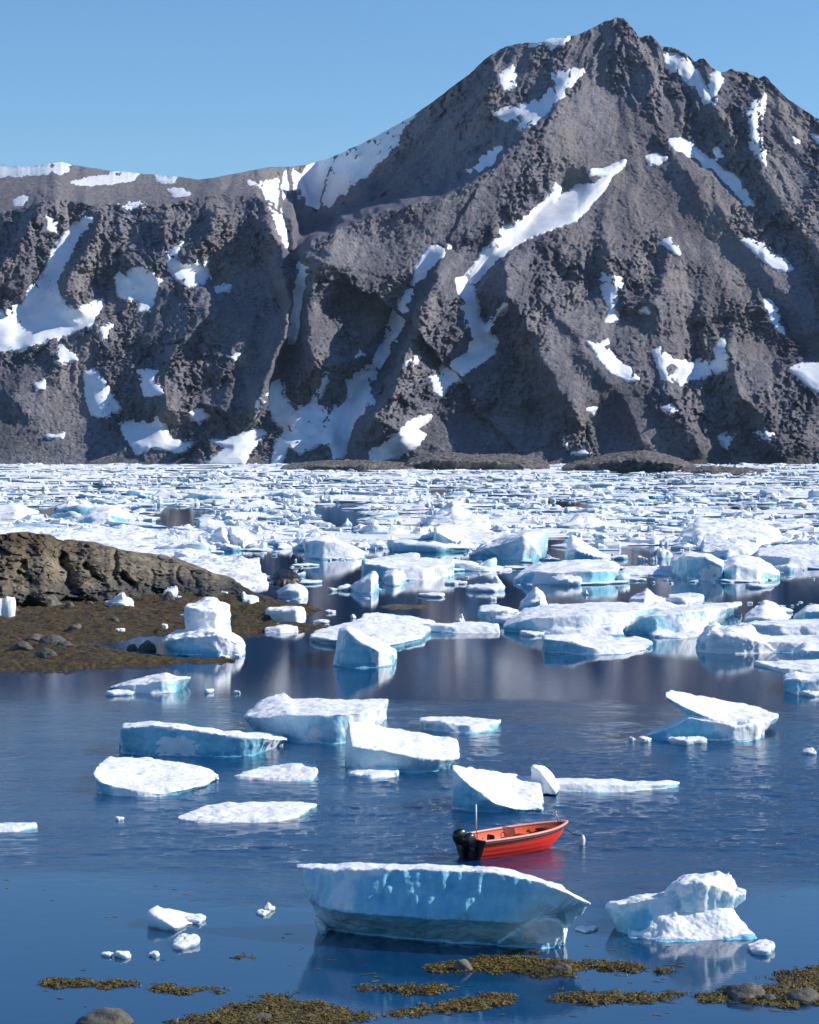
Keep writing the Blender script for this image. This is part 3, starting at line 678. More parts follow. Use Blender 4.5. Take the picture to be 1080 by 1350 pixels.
berg('tilted white slab iceberg on a blue foot standing alone at the right', [
 ([(877,918,975),(900,931,976),(930,944,976),(960,953,977),(990,951,976),(1012,951,972),(1025,946,966)],
  [(877,911,968),(900,911,958),(950,922,950),(1000,933,950),(1026,941,958)],
  [(882,925,972),(905,942,973),(935,955,974),(965,966,975),(995,966,974),(1010,962,970),(1020,954,965)]),
 ([(846,971,974),(880,960,975),(910,945,976),(940,950,977),(970,958,978),(1000,954,976),(1008,957,972)],
  [(850,968,970),(880,954,964),(910,940,958),(940,944,955),(970,947,952),(1000,952,956),(1008,954,960)],
  [(845,974),(880,977),(920,978),(965,979),(1000,977),(1006,972)])],
 blue=0.8, white=0.1, whites=[(985,962,26),(975,972,16)], blues=[(900,955,35),(870,968,25)], mark='the tilted slab iceberg')
berg('flat topped iceberg with turquoise fluted wall and white lobes at its left end', [
 ([(322,944,966),(345,946,972),(380,943,978),(420,943,981),(450,941,981),(480,938,978),(505,932,965),(512,924,952)],
  [(323,940,960),(340,926,950),(362,915,942),(376,913,940),(385,922,945),(420,920,945),(460,922,945),(490,921,944),(512,921,944)],
  [(335,966),(360,973),(400,981),(440,982),(478,979),(500,960),(506,950)])],
 blue=0.38, whites=[(416,970,13),(470,955,16),(495,945,18)], flute=0.08, mark='the flat topped iceberg')
berg('white iceberg with broad top sloping towards the boat', [
 ([(463,984,1020),(480,987,1021),(510,990,1021),(545,998,1021),(580,1001,1019),(607,999,1013)],
  [(460,949,1012),(475,952,1006),(510,958,1000),(550,965,998),(590,970,996),(603,974,996)],
  [(457,1018),(480,1021),(520,1021),(560,1020),(588,1016),(596,1008)]),
 ([(460,1020,1024),(490,1019,1026),(525,1018,1024)], [(460,1016,1019),(490,1012,1016),(525,1014,1018)], [(460,1024),(490,1028),(527,1024)])],
 blue=0.22, white=0.1, whites=[(490,1022,20)], mark='the broad sloping iceberg')
berg('low blue iceberg with a white streaked face left of the flat topped one', [
 ([(160,960,995),(200,956,996),(240,961,998),(300,969,998),(350,973,996),(378,975,985)],
  [(163,955,980),(200,952,978),(240,956,978),(300,964,976),(350,967,974),(375,971,976)],
  [(158,994),(200,998),(260,999),(330,998),(352,992),(372,982)])],
 blue=0.85, whites=[(222,984,18),(245,986,17),(362,984,14)], flute=0.06, mark='the low blue iceberg')
berg('rounded white floe with turquoise underside in front of the low blue iceberg', [
 ([(123,1020,1042),(130,1029,1047),(180,1042,1050),(210,1046,1051),(240,1042,1047),(270,1034,1038),(292,1024,1027)],
  [(128,1008,1028),(142,997,1016),(200,998,1014),(218,1002,1016),(260,1008,1018),(290,1020,1024)],
  [(128,1046),(150,1050),(190,1052),(215,1051),(240,1046),(268,1037),(288,1026)])],
 name='ice_floe', cat='ice floe', blue=0.6, mark='the rounded white floe')
berg('low white floe with pointed right end nearest the camera on the left', [
 ([(233,1078,1081),(260,1080,1084),(320,1080,1084),(370,1078,1083),(395,1072,1077),(418,1061,1064)],
  [(234,1076,1079),(262,1064,1070),(300,1057,1064),(340,1058,1064),(380,1056,1062),(417,1059,1062)],
  [(236,1082),(260,1085),(320,1085),(368,1084),(392,1078),(414,1065)])], name='ice_floe', cat='ice floe', blue=0.3, white=0.2)
berg('thin white floe cut off by the left edge of the picture', [
 ([(-30,1094,1097),(20,1093,1096),(48,1089,1091)], [(-30,1084,1088),(20,1083,1087),(50,1084,1087)], [(-30,1097),(20,1097),(46,1092)])], name='ice_floe', cat='ice floe', blue=0.3, white=0.2)
berg('small wedge floe with blunt right end between the rounded and the sloping ice', [
 ([(308,1023,1026),(340,1024,1028),(380,1025,1029),(412,1026,1029),(418,1018,1024)],
  [(310,1020,1024),(340,1011,1017),(380,1006,1014),(402,1004,1014),(418,1006,1016)],
  [(310,1027),(340,1029),(380,1031),(410,1030),(417,1024)])], name='ice_floe', cat='ice floe', blue=0.3, white=0.1)
berg('small tilted floe with pale turquoise side just off the weedy shore', [
 ([(145,907,910),(170,902,912),(195,901,913),(215,897,914),(245,893,911),(253,894,905)],
  [(146,904,907),(170,896,906),(200,890,905),(218,886,905),(232,891,903),(252,892,902)],
  [(148,909),(165,913),(200,915),(225,914),(238,911),(244,905)])], name='ice_floe', cat='ice floe', blue=0.55)
berg('thin flat pancake floe behind the broad sloping iceberg', [
 ([(553,950,962),(580,953,965),(620,955,966),(650,953,963),(661,951,956)],
  [(553,946,955),(600,945,954),(640,947,955),(661,948,954)],
  [(556,961),(590,966),(625,967),(650,963),(658,956)])], name='ice_floe', cat='ice floe', blue=0.4)
berg('two tier white iceberg grounded at the tip of the weed flat', [
 ([(218,845,864),(250,838,865),(285,836,866),(315,845,865),(322,855,863)],
  [(220,840,856),(250,830,850),(285,826,848),(312,836,850),(322,850,856)],
  [(218,863),(250,866),(290,867),(316,866),(321,863)]),
 ([(244,802,856),(262,806,858),(285,808,858),(303,802,854)],
  [(248,796,850),(262,791,848),(270,789,848),(280,788,848),(290,795,848),(302,798,848)],
  [(246,836,856),(265,838,858),(285,838,858),(304,836,855)])],
 blue=0.5, whites=[(275,815,40),(300,850,26),(270,842,18)], rough=1.9, mark='the two tier grounded iceberg')
berg('blue hollow faced iceberg with a white curled crest below the plate floe', [
 ([(447,834,876),(458,831,880),(475,845,881),(500,858,881),(521,862,876)],
  [(450,830,862),(460,826,860),(480,836,858),(505,848,858),(522,856,860)],
  [(440,879),(465,882),(500,881),(522,877)])], blue=0.8, whites=[(505,870,18),(480,842,12)], mark='the blue hollow faced iceberg')
berg('broad white plate floe with ragged edges behind the blue hollow faced iceberg', [
 ([(409,840,846),(435,843,850),(480,846,854),(507,851,857),(530,847,853),(557,840,846),(573,820,826)],
  [(409,836,841),(435,825,834),(470,818,829),(480,808,822),(500,807,821),(525,810,822),(566,815,824)],
  [(411,845),(435,849),(480,853),(507,856),(530,852),(556,845),(570,826)])], name='ice_floe', cat='ice floe', blue=0.5, white=0.1)
berg('blocky white iceberg near the black weed heap, farthest of the row of three', [
 ([(366,783,788),(380,778,790),(395,778,790),(405,782,788)], [(367,777,784),(380,771,782),(396,771,782),(404,777,784)], [(366,788),(385,790),(400,790),(405,787)])], blue=0.2, white=0.6, whites=[(385,780,24)])
berg('lumpy white iceberg in the middle of the row of three off the weed spit', [
 ([(352,806,821),(370,806,823),(390,804,823),(403,806,819)], [(354,802,814),(372,799,812),(390,799,812),(402,801,812)], [(352,821),(375,823),(395,823),(403,819)])], blue=0.2, white=0.5, whites=[(378,812,30)], rough=1.3)
berg('low white slab nearest in the row of three, against the weed spit', [
 ([(347,828,833),(370,827,834),(394,829,833)], [(352,823,829),(370,821,828),(390,823,829)], [(347,834),(370,835),(394,834)])], blue=0.3, white=0.4)
berg('upright white chunk stranded beside the weed tongue', [
 ([(320,792,804),(330,792,806),(340,792,803)], [(320,778,796),(324,784,796),(334,784,796),(341,788,797)], [(320,804),(330,807),(340,804)])], blue=0.3, white=0.5, whites=[(332,796,12)])
berg('peaked white berg standing behind the long white iceberg', [
 ([(684,800,806),(700,795,808),(714,790,808),(722,800,806)], [(686,795,802),(698,782,798),(707,773,797),(716,780,797),(722,796,801)], [(683,806),(700,808),(714,808),(722,806)])], blue=0.5, whites=[(710,785,12)], mark='the peaked white berg')
berg('small block with shadowed blue end left of the long white iceberg', [
 ([(630,805,818),(650,806,821),(670,806,822),(682,808,820)], [(632,799,811),(650,797,811),(672,801,812),(682,804,812)], [(630,818),(650,821),(668,822),(682,820)])], blue=0.6, whites=[(655,815,10)])
berg('long white iceberg with turquoise waterline in the middle of the bay', [
 ([(662,826,832),(690,817,834),(725,814,836),(775,811,836),(820,808,834),(845,803,825),(868,800,815)],
  [(668,815,822),(690,803,815),(725,797,812),(775,795,810),(820,795,808),(860,795,805),(868,797,805)],
  [(665,832),(690,834),(725,837),(775,838),(820,836),(845,827),(862,815)]),
 ([(715,830,836),(770,829,838),(820,828,837)], [(715,828,833),(770,826,834),(820,825,833)], [(715,837),(770,840),(822,838)])],
 blue=0.6, white=0.05, whites=[(770,818,30),(720,818,16),(815,816,16),(795,818,24)], blues=[(675,824,18),(760,834,14),(800,834,14)], mark='the long white iceberg')
berg('narrow flat turquoise floe left of the nose of the long white iceberg', [
 ([(553,824,832),(600,825,834),(660,826,834)], [(555,820,824),(600,821,825),(655,822,826)], [(553,832),(600,835),(662,835)])], name='ice_floe', cat='ice floe', blue=0.8)
berg('white topped floe with deep blue left wall right below the long white iceberg', [
 ([(717,842,860),(745,845,862),(787,854,863),(820,856,862),(858,850,855)],
  [(715,838,843),(750,836,841),(800,838,843),(858,842,846)],
  [(720,860),(745,862),(787,864),(820,863),(855,856)])], name='ice_floe', cat='ice floe', blue=0.95)
berg('long wedge iceberg tapering right, with a shaded blue left end', [
 ([(826,828,836),(845,815,837),(865,810,837),(900,806,836),(930,803,834),(958,802,826),(979,797,806)],
  [(828,825,830),(845,813,825),(865,807,820),(900,801,815),(930,796,808),(978,794,802)],
  [(826,836),(865,838),(904,837),(930,835),(946,826),(960,812)]),
 ([(858,837,840),(895,837,841),(926,836,840)], [(860,835,837),(895,834,837),(925,834,836)], [(857,840),(895,842),(927,840)])],
 blue=0.55, whites=[(915,822,18),(940,812,14)], blues=[(848,826,20)], mark='the long wedge iceberg')
berg('rough lumpy white iceberg with stained base at the right', [
 ([(917,855,860),(928,840,861),(940,835,862),(970,838,862),(990,842,862),(1010,848,861),(1023,856,860)],
  [(919,850,855),(926,832,848),(933,822,845),(942,819,844),(952,826,846),(970,823,845),(988,823,845),(996,834,848),(1012,842,850),(1022,852,856)],
  [(917,860),(935,862),(970,863),(1000,862),(1022,861)])], blue=0.3, white=0.2, whites=[(960,845,40),(1000,852,20)], blues=[(922,850,10)], rough=1.8, mark='the lumpy white iceberg')
berg('broad low floe behind the lumpy white iceberg, running off the right edge', [
 ([(1003,846,858),(1050,848,860),(1110,848,860)], [(1000,838,843),(1040,837,842),(1110,838,843)], [(1003,859),(1050,861),(1110,861)])], name='ice_floe', cat='ice floe', blue=0.35)
berg('round ice lump on the right edge in front of the broad low floe', [
 ([(1046,860,868),(1060,856,871),(1090,856,871)], [(1048,855,862),(1062,846,862),(1090,846,862)], [(1046,868),(1060,871),(1090,871)])], blue=0.5, white=0.2, whites=[(1060,852,12)])
berg('flat white floe whose left tip points at the lumpy white iceberg from below', [
 ([(995,874,877),(1035,882,887),(1110,888,893)], [(995,871,874),(1040,870,875),(1110,870,875)], [(997,877),(1035,888),(1110,894)])], name='ice_floe', cat='ice floe', blue=0.4, white=0.2)
berg('blue iceberg with white peak cut by the right edge, nearest of that edge', [
 ([(1033,897,912),(1050,894,914),(1068,896,914),(1110,896,914)], [(1034,890,902),(1048,883,900),(1062,888,900),(1110,885,900)], [(1035,912),(1050,915),(1068,915),(1110,915)])], blue=0.85)
berg('white domed iceberg on a flat apron near the right edge', [
 ([(980,817,821),(1005,814,823),(1030,815,822),(1045,818,821)], [(982,812,817),(997,800,812),(1008,791,810),(1020,794,810),(1034,805,812),(1046,814,817)], [(980,821),(1005,823),(1030,823),(1045,821)])], blue=0.4, white=0.25, whites=[(1010,805,22)], mark='the white domed iceberg')
berg('flat pale iceberg with fluted turquoise front below the white domed one', [
 ([(988,824,836),(1030,824,838),(1110,822,838)], [(985,819,826),(1030,817,826),(1110,815,824)], [(988,836),(1030,839),(1110,839)])], blue=0.5, flute=0.06)
berg('grey blue shaded dome at the right edge beside the white domed iceberg', [
 ([(1048,812,820),(1062,806,822),(1100,806,822)], [(1050,808,814),(1064,799,812),(1076,797,812),(1100,802,812)], [(1048,820),(1062,822),(1100,822)])], blue=0.8)
berg('small peaked white berg behind the right end of the long white iceberg', [
 ([(830,790,795),(850,787,797),(868,789,796),(880,793,795)], [(832,787,790),(845,781,789),(853,774,788),(862,783,789),(878,788,790)], [(830,796),(850,798),(868,797),(880,796)])], blue=0.3, white=0.3)
berg('thin white floe just right of the small peaked berg', [
 ([(878,789,793),(905,790,795),(927,788,793)], [(880,784,788),(905,782,787),(926,785,788)], [(880,793),(905,796),(926,793)])], name='ice_floe', cat='ice floe', blue=0.4)
berg('flat topped block iceberg with wide white front and shadowed left end', [
 ([(480,743,762),(520,748,764),(560,748,764),(598,745,761)], [(478,738,748),(520,735,747),(560,735,746),(600,737,747)], [(481,762),(520,765),(560,765),(596,761)])], blue=0.6, whites=[(560,756,22),(585,753,12),(540,756,12)], blues=[(495,754,20)], mark='the flat topped block iceberg')
berg('thin turquoise ledge trailing right from the flat topped block iceberg', [
 ([(598,742,752),(640,748,753),(674,750,752)], [(598,738,743),(640,744,747),(672,747,749)], [(598,752),(640,754),(674,753)])], name='ice_floe', cat='ice floe', blue=0.8)
berg('round blue lump at the foot of the flat topped block iceberg', [
 ([(506,762,770),(518,760,772),(534,762,770)], [(507,756,764),(520,751,763),(533,757,764)], [(506,770),(520,773),(534,770)])], blue=0.7)
berg('leaning pointed chunk left of the round blue lump', [
 ([(460,774,778),(475,768,781),(490,764,782),(497,770,780)], [(462,772,775),(476,763,774),(488,755,774),(494,752,774),(497,760,775)], [(460,778),(476,782),(490,783),(497,780)])], blue=0.5, whites=[(490,762,10)])
berg('blue walled wedge iceberg with frosted crest in the pack left of centre', [
 ([(402,714,735),(425,714,737),(445,716,737),(465,722,737),(482,730,735)], [(401,711,722),(415,706,720),(440,708,722),(460,716,724),(482,728,732)], [(403,735),(425,738),(450,738),(470,738),(482,735)])], blue=0.85, mark='the blue walled wedge iceberg')
berg('bright tilted plate iceberg with dark blue triangular end', [
 ([(573,699,718),(590,708,720),(612,719,722),(640,720,723),(655,712,717)], [(573,695,710),(600,690,704),(640,693,704),(655,702,710)], [(575,718),(590,721),(612,723),(640,723),(654,717)])], blue=0.85, white=0.15, mark='the bright tilted plate')
berg('tall jumbled white iceberg behind the bright tilted plate', [
 ([(566,690,700),(600,692,702),(645,690,700)], [(568,684,692),(585,670,690),(598,662,690),(612,674,690),(645,682,692)], [(566,700),(600,703),(645,700)])], blue=0.3, white=0.6, rough=1.5, mark='the tall jumbled iceberg')
berg('ramp shaped iceberg with pale dome end and dark hollow', [
 ([(615,732,736),(640,722,737),(660,717,738),(690,706,738),(706,722,738),(713,734,736)], [(618,730,733),(640,718,730),(665,708,728),(695,700,728),(724,696,728),(714,728,732)], [(617,736),(640,737),(660,738),(690,739),(706,738),(713,736)])], blue=0.35, blues=[(642,733,14)], whites=[(690,718,14)], mark='the ramp shaped iceberg')
berg('wide low iceberg with blue nose in front of the sharp blue wedge', [
 ([(676,764,768),(700,755,769),(735,753,771),(780,753,771),(813,751,768)], [(690,748,757),(720,742,754),(760,739,752),(808,740,750),(816,745,752)], [(676,768),(700,770),(735,771),(780,771),(812,768)])], blue=0.6, white=0.1, whites=[(735,762,18),(755,764,12)], blues=[(692,762,16),(790,758,18)], mark='the wide low iceberg')
berg('sharp blue wedge iceberg with a vertical left edge', [
 ([(748,728,738),(760,726,740),(780,732,740),(806,737,739)], [(748,713,730),(754,705,729),(766,711,729),(790,727,732),(806,735,736)], [(748,738),(760,740),(780,740),(806,739)])], blue=0.9, mark='the sharp blue wedge')
berg('huge dirty white iceberg mass at the rear of the right hand cluster', [
 ([(898,708,716),(920,704,718),(960,705,718),(1000,708,718),(1028,712,717)], [(898,699,708),(920,686,705),(950,683,703),(985,684,703),(1012,688,704),(1028,703,708)], [(898,717),(920,719),(960,719),(1000,719),(1028,717)])], blue=0.4, white=0.4, blues=[(1000,702,14)], rough=1.4, mark='the huge dirty white iceberg')
berg('blue cliffed iceberg with scooped left face, front of the right hand cluster', [
 ([(886,739,760),(905,734,764),(930,735,766),(953,746,766)], [(886,735,745),(910,729,742),(935,730,742),(953,740,748)], [(887,760),(905,765),(930,766),(953,766)])], blue=0.8, whites=[(935,757,13)], mark='the blue cliffed iceberg')
berg('rounded blue white iceberg joined closely beside the blue cliffed one', [
 ([(953,751,765),(970,744,766),(1000,750,766),(1027,757,763)], [(952,746,752),(965,734,748),(985,732,746),(1005,737,748),(1026,751,756)], [(953,765),(970,767),(1000,767),(1027,763)])], blue=0.6, whites=[(985,745,18)])
berg('long pale iceberg terrace running off the right edge above calm water', [
 ([(998,734,744),(1040,735,748),(1110,735,748)], [(1000,722,730),(1040,718,728),(1110,720,729)], [(998,745),(1040,749),(1110,749)])], blue=0.35, white=0.2)
berg('jumbled white block in the middle of the right hand cluster', [
 ([(925,725,733),(960,724,735),(1000,726,734)], [(928,716,724),(945,713,722),(970,709,722),(998,716,723)], [(925,733),(960,736),(1000,735)])], blue=0.5, white=0.1, rough=1.8)
berg('long flat floe left of the blue cliffed iceberg', [
 ([(820,753,757),(860,755,758),(898,756,759)], [(822,748,752),(860,746,751),(898,744,750)], [(820,758),(860,759),(898,759)])], name='ice_floe', cat='ice floe', blue=0.3, white=0.1)
berg('vivid blue dome iceberg far left beyond the rock', [
 ([(98,688,692),(120,681,693),(145,679,693),(168,683,692),(178,687,690)], [(100,684,688),(120,672,684),(145,667,684),(165,672,684),(178,680,686)], [(98,692),(120,694),(145,694),(168,693),(178,690)])], blue=1.1, white=-0.5, mark='the vivid blue dome')
berg('deep blue low iceberg at the left edge beyond the rock', [
 ([(-30,678,683),(20,674,684),(50,679,683)], [(-30,668,676),(20,664,676),(50,674,678)], [(-30,684),(20,685),(50,683)])], blue=1.1, white=-0.3)
berg('leaning white block with blue face left of centre beside the dark lead', [
 ([(262,694,700),(280,698,704),(298,702,706)], [(262,685,694),(275,682,693),(298,692,697)], [(263,700),(280,705),(298,706)])], blue=0.7, white=0.1)
berg('split pair of white slabs with bright blue gap near the rock tip', [
 ([(280,710,716),(295,708,720),(303,718,722)], [(282,700,708),(292,694,708),(302,700,710)], [(280,717),(295,721),(303,722)]),
 ([(305,704,718),(320,712,722),(338,718,721)], [(303,695,708),(315,695,708),(338,708,714)], [(305,719),(320,723),(338,721)])], blue=0.9, white=0.1, mark='the split pair of slabs')
berg('wide white floe stretching behind the rocky headland', [
 ([(-90,722,728),(60,724,730),(200,738,743),(300,742,746)], [(-90,692,699),(60,694,701),(180,697,704),(262,716,722)], [(-90,729),(60,731),(200,744),(300,747)])], name='ice_floe', cat='ice floe', blue=0.4, white=0.3, rough=1.6)
berg('crumpled white floe pressed against the end of the headland', [
 ([(230,762,768),(300,772,778),(352,766,772)], [(200,738,745),(280,732,740),(340,738,746)], [(230,769),(300,779),(352,773)])], name='ice_floe', cat='ice floe', blue=0.4, white=0.3, rough=1.8)
# ------------------------------------------------------------------ brash and pack ice
LEADS = [[(185,668),(270,668),(272,699),(188,699)], [(405,668),(475,660),(480,697),(420,692)], [(690,710),(748,706),(748,737),(700,737)],
 [(812,718),(892,720),(890,745),(820,748)], [(405,740),(480,742),(480,800),(400,800)], [(530,766),(676,760),(682,800),(500,800)],
 [(640,772),(1300,766),(1300,792),(640,798)], [(400,790),(640,790),(640,1350),(400,1350)], [(-300,838),(1400,838),(1400,1350),(-300,1350)],
 [(35,668),(88,668),(88,681),(35,681)], [(570,644),(640,646),(640,652),(570,652)], [(60,634),(130,634),(130,638),(60,638)], [(700,662),(770,660),(770,668),(700,668)], [(840,636),(900,636),(900,641),(840,641)], [(930,668),(1040,664),(1040,672),(930,674)]]
def lead(x, y):
    x = np.asarray(x, float); y = np.asarray(y, float)
    m = np.zeros(x.shape, bool)
    for l in LEADS: m |= poly_sdf(x, y, l) > 0
    return m
def floe_geo(rng, r, h, kind, n, fine=False, asp=1.0, ang=0.0):
    """one piece of ice: verts, quads, tris, snow; kinds: flat, block, peak, wedge"""
    k = np.arange(n) / n * 2 * math.pi
    rad = 1 + 0.16 * np.cos(k * 2 + rng.uniform(0, 6.3)) + 0.13 * np.cos(k * 3 + rng.uniform(0, 6.3)) + 0.09 * np.cos(k * 5 + rng.uniform(0, 6.3)) + rng.normal(0, 0.05, n)
    tilt = {'flat': 0.12, 'block': 0.35, 'peak': 0.2, 'wedge': 0.95}[kind] * rng.uniform(0.6, 1.2); ta = rng.uniform(0, 2 * math.pi)
    if fine: rs = [(0.93, -0.5, 0), (0.97, 0.0, 0), (1.0, 0.3, 0.1), (1.02, 0.6, 0.2), (1.0, 0.85, 0.6), (0.94, 0.97, 1), (0.8, 1.02, 1), (0.6, 1.05, 1), (0.4, 1.07, 1), (0.2, 1.08, 1)]
    else:
        ws = rng.choice([0.95, 0.8, 0.1], p=[.42, .28, .30]); rs = [(0.97, -0.4, 0), (1.0, 0.2, ws * 0.6), (1.02, 0.6, ws), (0.92, 0.98, 1), (0.5, 1.15, 1)]
    V, sn = [], []
    off = rng.uniform(-0.3, 0.3, 2) * (1 if kind == 'peak' else 0.3)
    for (f, z, s) in rs:
        fx = np.cos(k) * rad * f; fy = np.sin(k) * rad * f
        if kind == 'peak':
            zz = z if z < 0.5 else 0.5 + (1 - f) * rng.uniform(0.9, 1.6)
            fx = fx + off[0] * (1 - f); fy = fy + off[1] * (1 - f)
        else: zz = z
        t = 1 + tilt * (fx * math.cos(ta) + fy * math.sin(ta))
        zc = h * zz * (np.clip(t, 0.12, None) if z > 0 else 1) + rng.normal(0, (0.05 if z > 0.2 else 0.0) * h * (2.2 if kind in ('peak', 'block') else 1), n)
        x_ = fx * asp; c, s_ = math.cos(ang), math.sin(ang)
        V.append(np.stack([r * (x_ * c - fy * s_), r * (x_ * s_ + fy * c), zc], -1)); sn.append(np.full(n, float(s)))
    m = len(rs); V = np.concatenate(V); sn = np.concatenate(sn)
    V = np.concatenate([V, [V[-n:].mean(0) + [0, 0, 0.02 * h]]]); sn = np.append(sn, 1.0)
    i = (np.arange(m - 1) * n)[:, None]; j = np.arange(n)[None]; j2 = (j + 1) % n
    q = np.stack([i + j, i + j2, i + n + j2, i + n + j], -1).reshape(-1, 4)
    b = (m - 1) * n; jj = np.arange(n)
    t = np.stack([b + jj, b + (jj + 1) % n, np.full(n, m * n)], -1)
    return V, q, t, sn
def pick_kind(rng, w):
    return ['flat', 'block', 'peak', 'wedge'][rng.choice(4, p=w)]
def build_pack():
    rng = np.random.default_rng(11)
    Vs, Q, T, SN, BL, WT, o = [], [], [], [], [], [], 0
    def put(x, y, r, h, kind, n):
        nonlocal o
        V, q, t, s = floe_geo(rng, r, h, kind, n, asp=rng.uniform(1, 2.2), ang=rng.normal(0, 0.5))
        g = at(x, y); V = V + g
        Vs.append(V); Q.append(q + o); T.append(t + o); SN.append(s); o += len(V)
        BL.append(np.full(len(V), rng.choice([0.2, 0.35, 0.6, 0.95], p=[.25, .30, .25, .20])))
        WT.append((V[:, 2] < 0.25 * h).astype(float) * 0.6)
    # broad rafts frozen together underneath the rubble
    for _ in range(420):
        y = 614.2 + 104 * rng.random() ** 1.5; x = rng.uniform(-330, 1410)
        if lead(np.array([x]), np.array([y]))[0]: continue
        s = scale_at(y); w = rng.uniform(40, 150)
        if any(lead(np.array([x + e * w]), np.array([y]))[0] for e in (-.4, .4)): w *= 0.35
        V, q, t, sn_ = floe_geo(rng, 0.5 * w / s, rng.uniform(0.5, 1.3) / s, 'flat', 26, asp=rng.uniform(1.0, 1.5), ang=rng.normal(0, 0.3))
        V[:, 1] *= rng.uniform(0.5, 1.0); V[:, 2] += (V[:, 2] > 0.1 / s) * rng.uniform(0, 2.2, len(V)) ** 2 / s * 0.35; V = V + at(x, y)
        Vs.append(V); Q.append(q + o); T.append(t + o); SN.append(np.clip(sn_ + 0.5, 0, 1)); o += len(V)
        BL.append(np.full(len(V), 0.3)); WT.append(np.zeros(len(V)))
    # rows nearer to the eye get more, smaller pieces; leads stay open
    N_ = 11500
    ys = 613.8 + 112 * rng.random(N_) ** 1.55
    xs = rng.uniform(-330, 1410, N_)
    ok = ~lead(xs, ys)
    holes = fbm(p3(xs / 55, ys / 5.5, 2.), 3, 77) < -0.5
    ok &= ~holes | (rng.random(N_) < 0.12)
    for x, y in zip(xs[ok], ys[ok]):
        s = scale_at(y)
        wpx = np.clip(rng.lognormal(2.0, 0.75), 3, 60) * (0.75 + 0.35 * (y - 613) / 60)
        r = 0.5 * wpx / s
        kind = pick_kind(rng, [.34, .28, .26, .12])
        hpx = {'flat': rng.uniform(0.5, 1.6), 'block': rng.uniform(1.2, 4.5), 'peak': rng.uniform(1.5, 6), 'wedge': rng.uniform(1.0, 4.0)}[kind] * (0.55 + 0.5 * (y - 613) / 60)
        put(x, y, r, hpx / s, kind, 9 if wpx < 14 else 12)
    # loose brash between the larger floes
    N_ = 1500
    ys = rng.uniform(700, 800, N_); xs = rng.uniform(-100, 1180, N_)
    ok = ~lead(xs, ys) & ~((xs < 360) & (ys > 780)) & (fbm(p3(xs / 40, ys / 8, 6.), 3, 78) > -0.1)
    for x, y in zip(xs[ok], ys[ok]):
        s = scale_at(y); r = rng.lognormal(0.75, 0.5) / s
        put(x, y, r, rng.uniform(0.5, 2.4) / s, pick_kind(rng, [.5, .25, .2, .05]), 8)
    me = mesh_np('pack_ice', np.concatenate(Vs), [np.concatenate(Q), np.concatenate(T)], {'snow': np.concatenate(SN), 'blue': np.concatenate(BL), 'wet': np.concatenate(WT)}, smooth=False)
    o_ = link('pack_ice', me, ICE)
    tag(o_, 'dense pack of drifting white ice filling the far side of the bay', 'pack ice', kind='stuff')
build_pack()
ORD = ['', 'second ', 'third ', 'fourth ', 'fifth ', 'sixth ', 'seventh ', 'eighth ', 'ninth ', 'tenth ', 'eleventh ', 'twelfth ', 'thirteenth ', 'fourteenth ', 'fifteenth ']
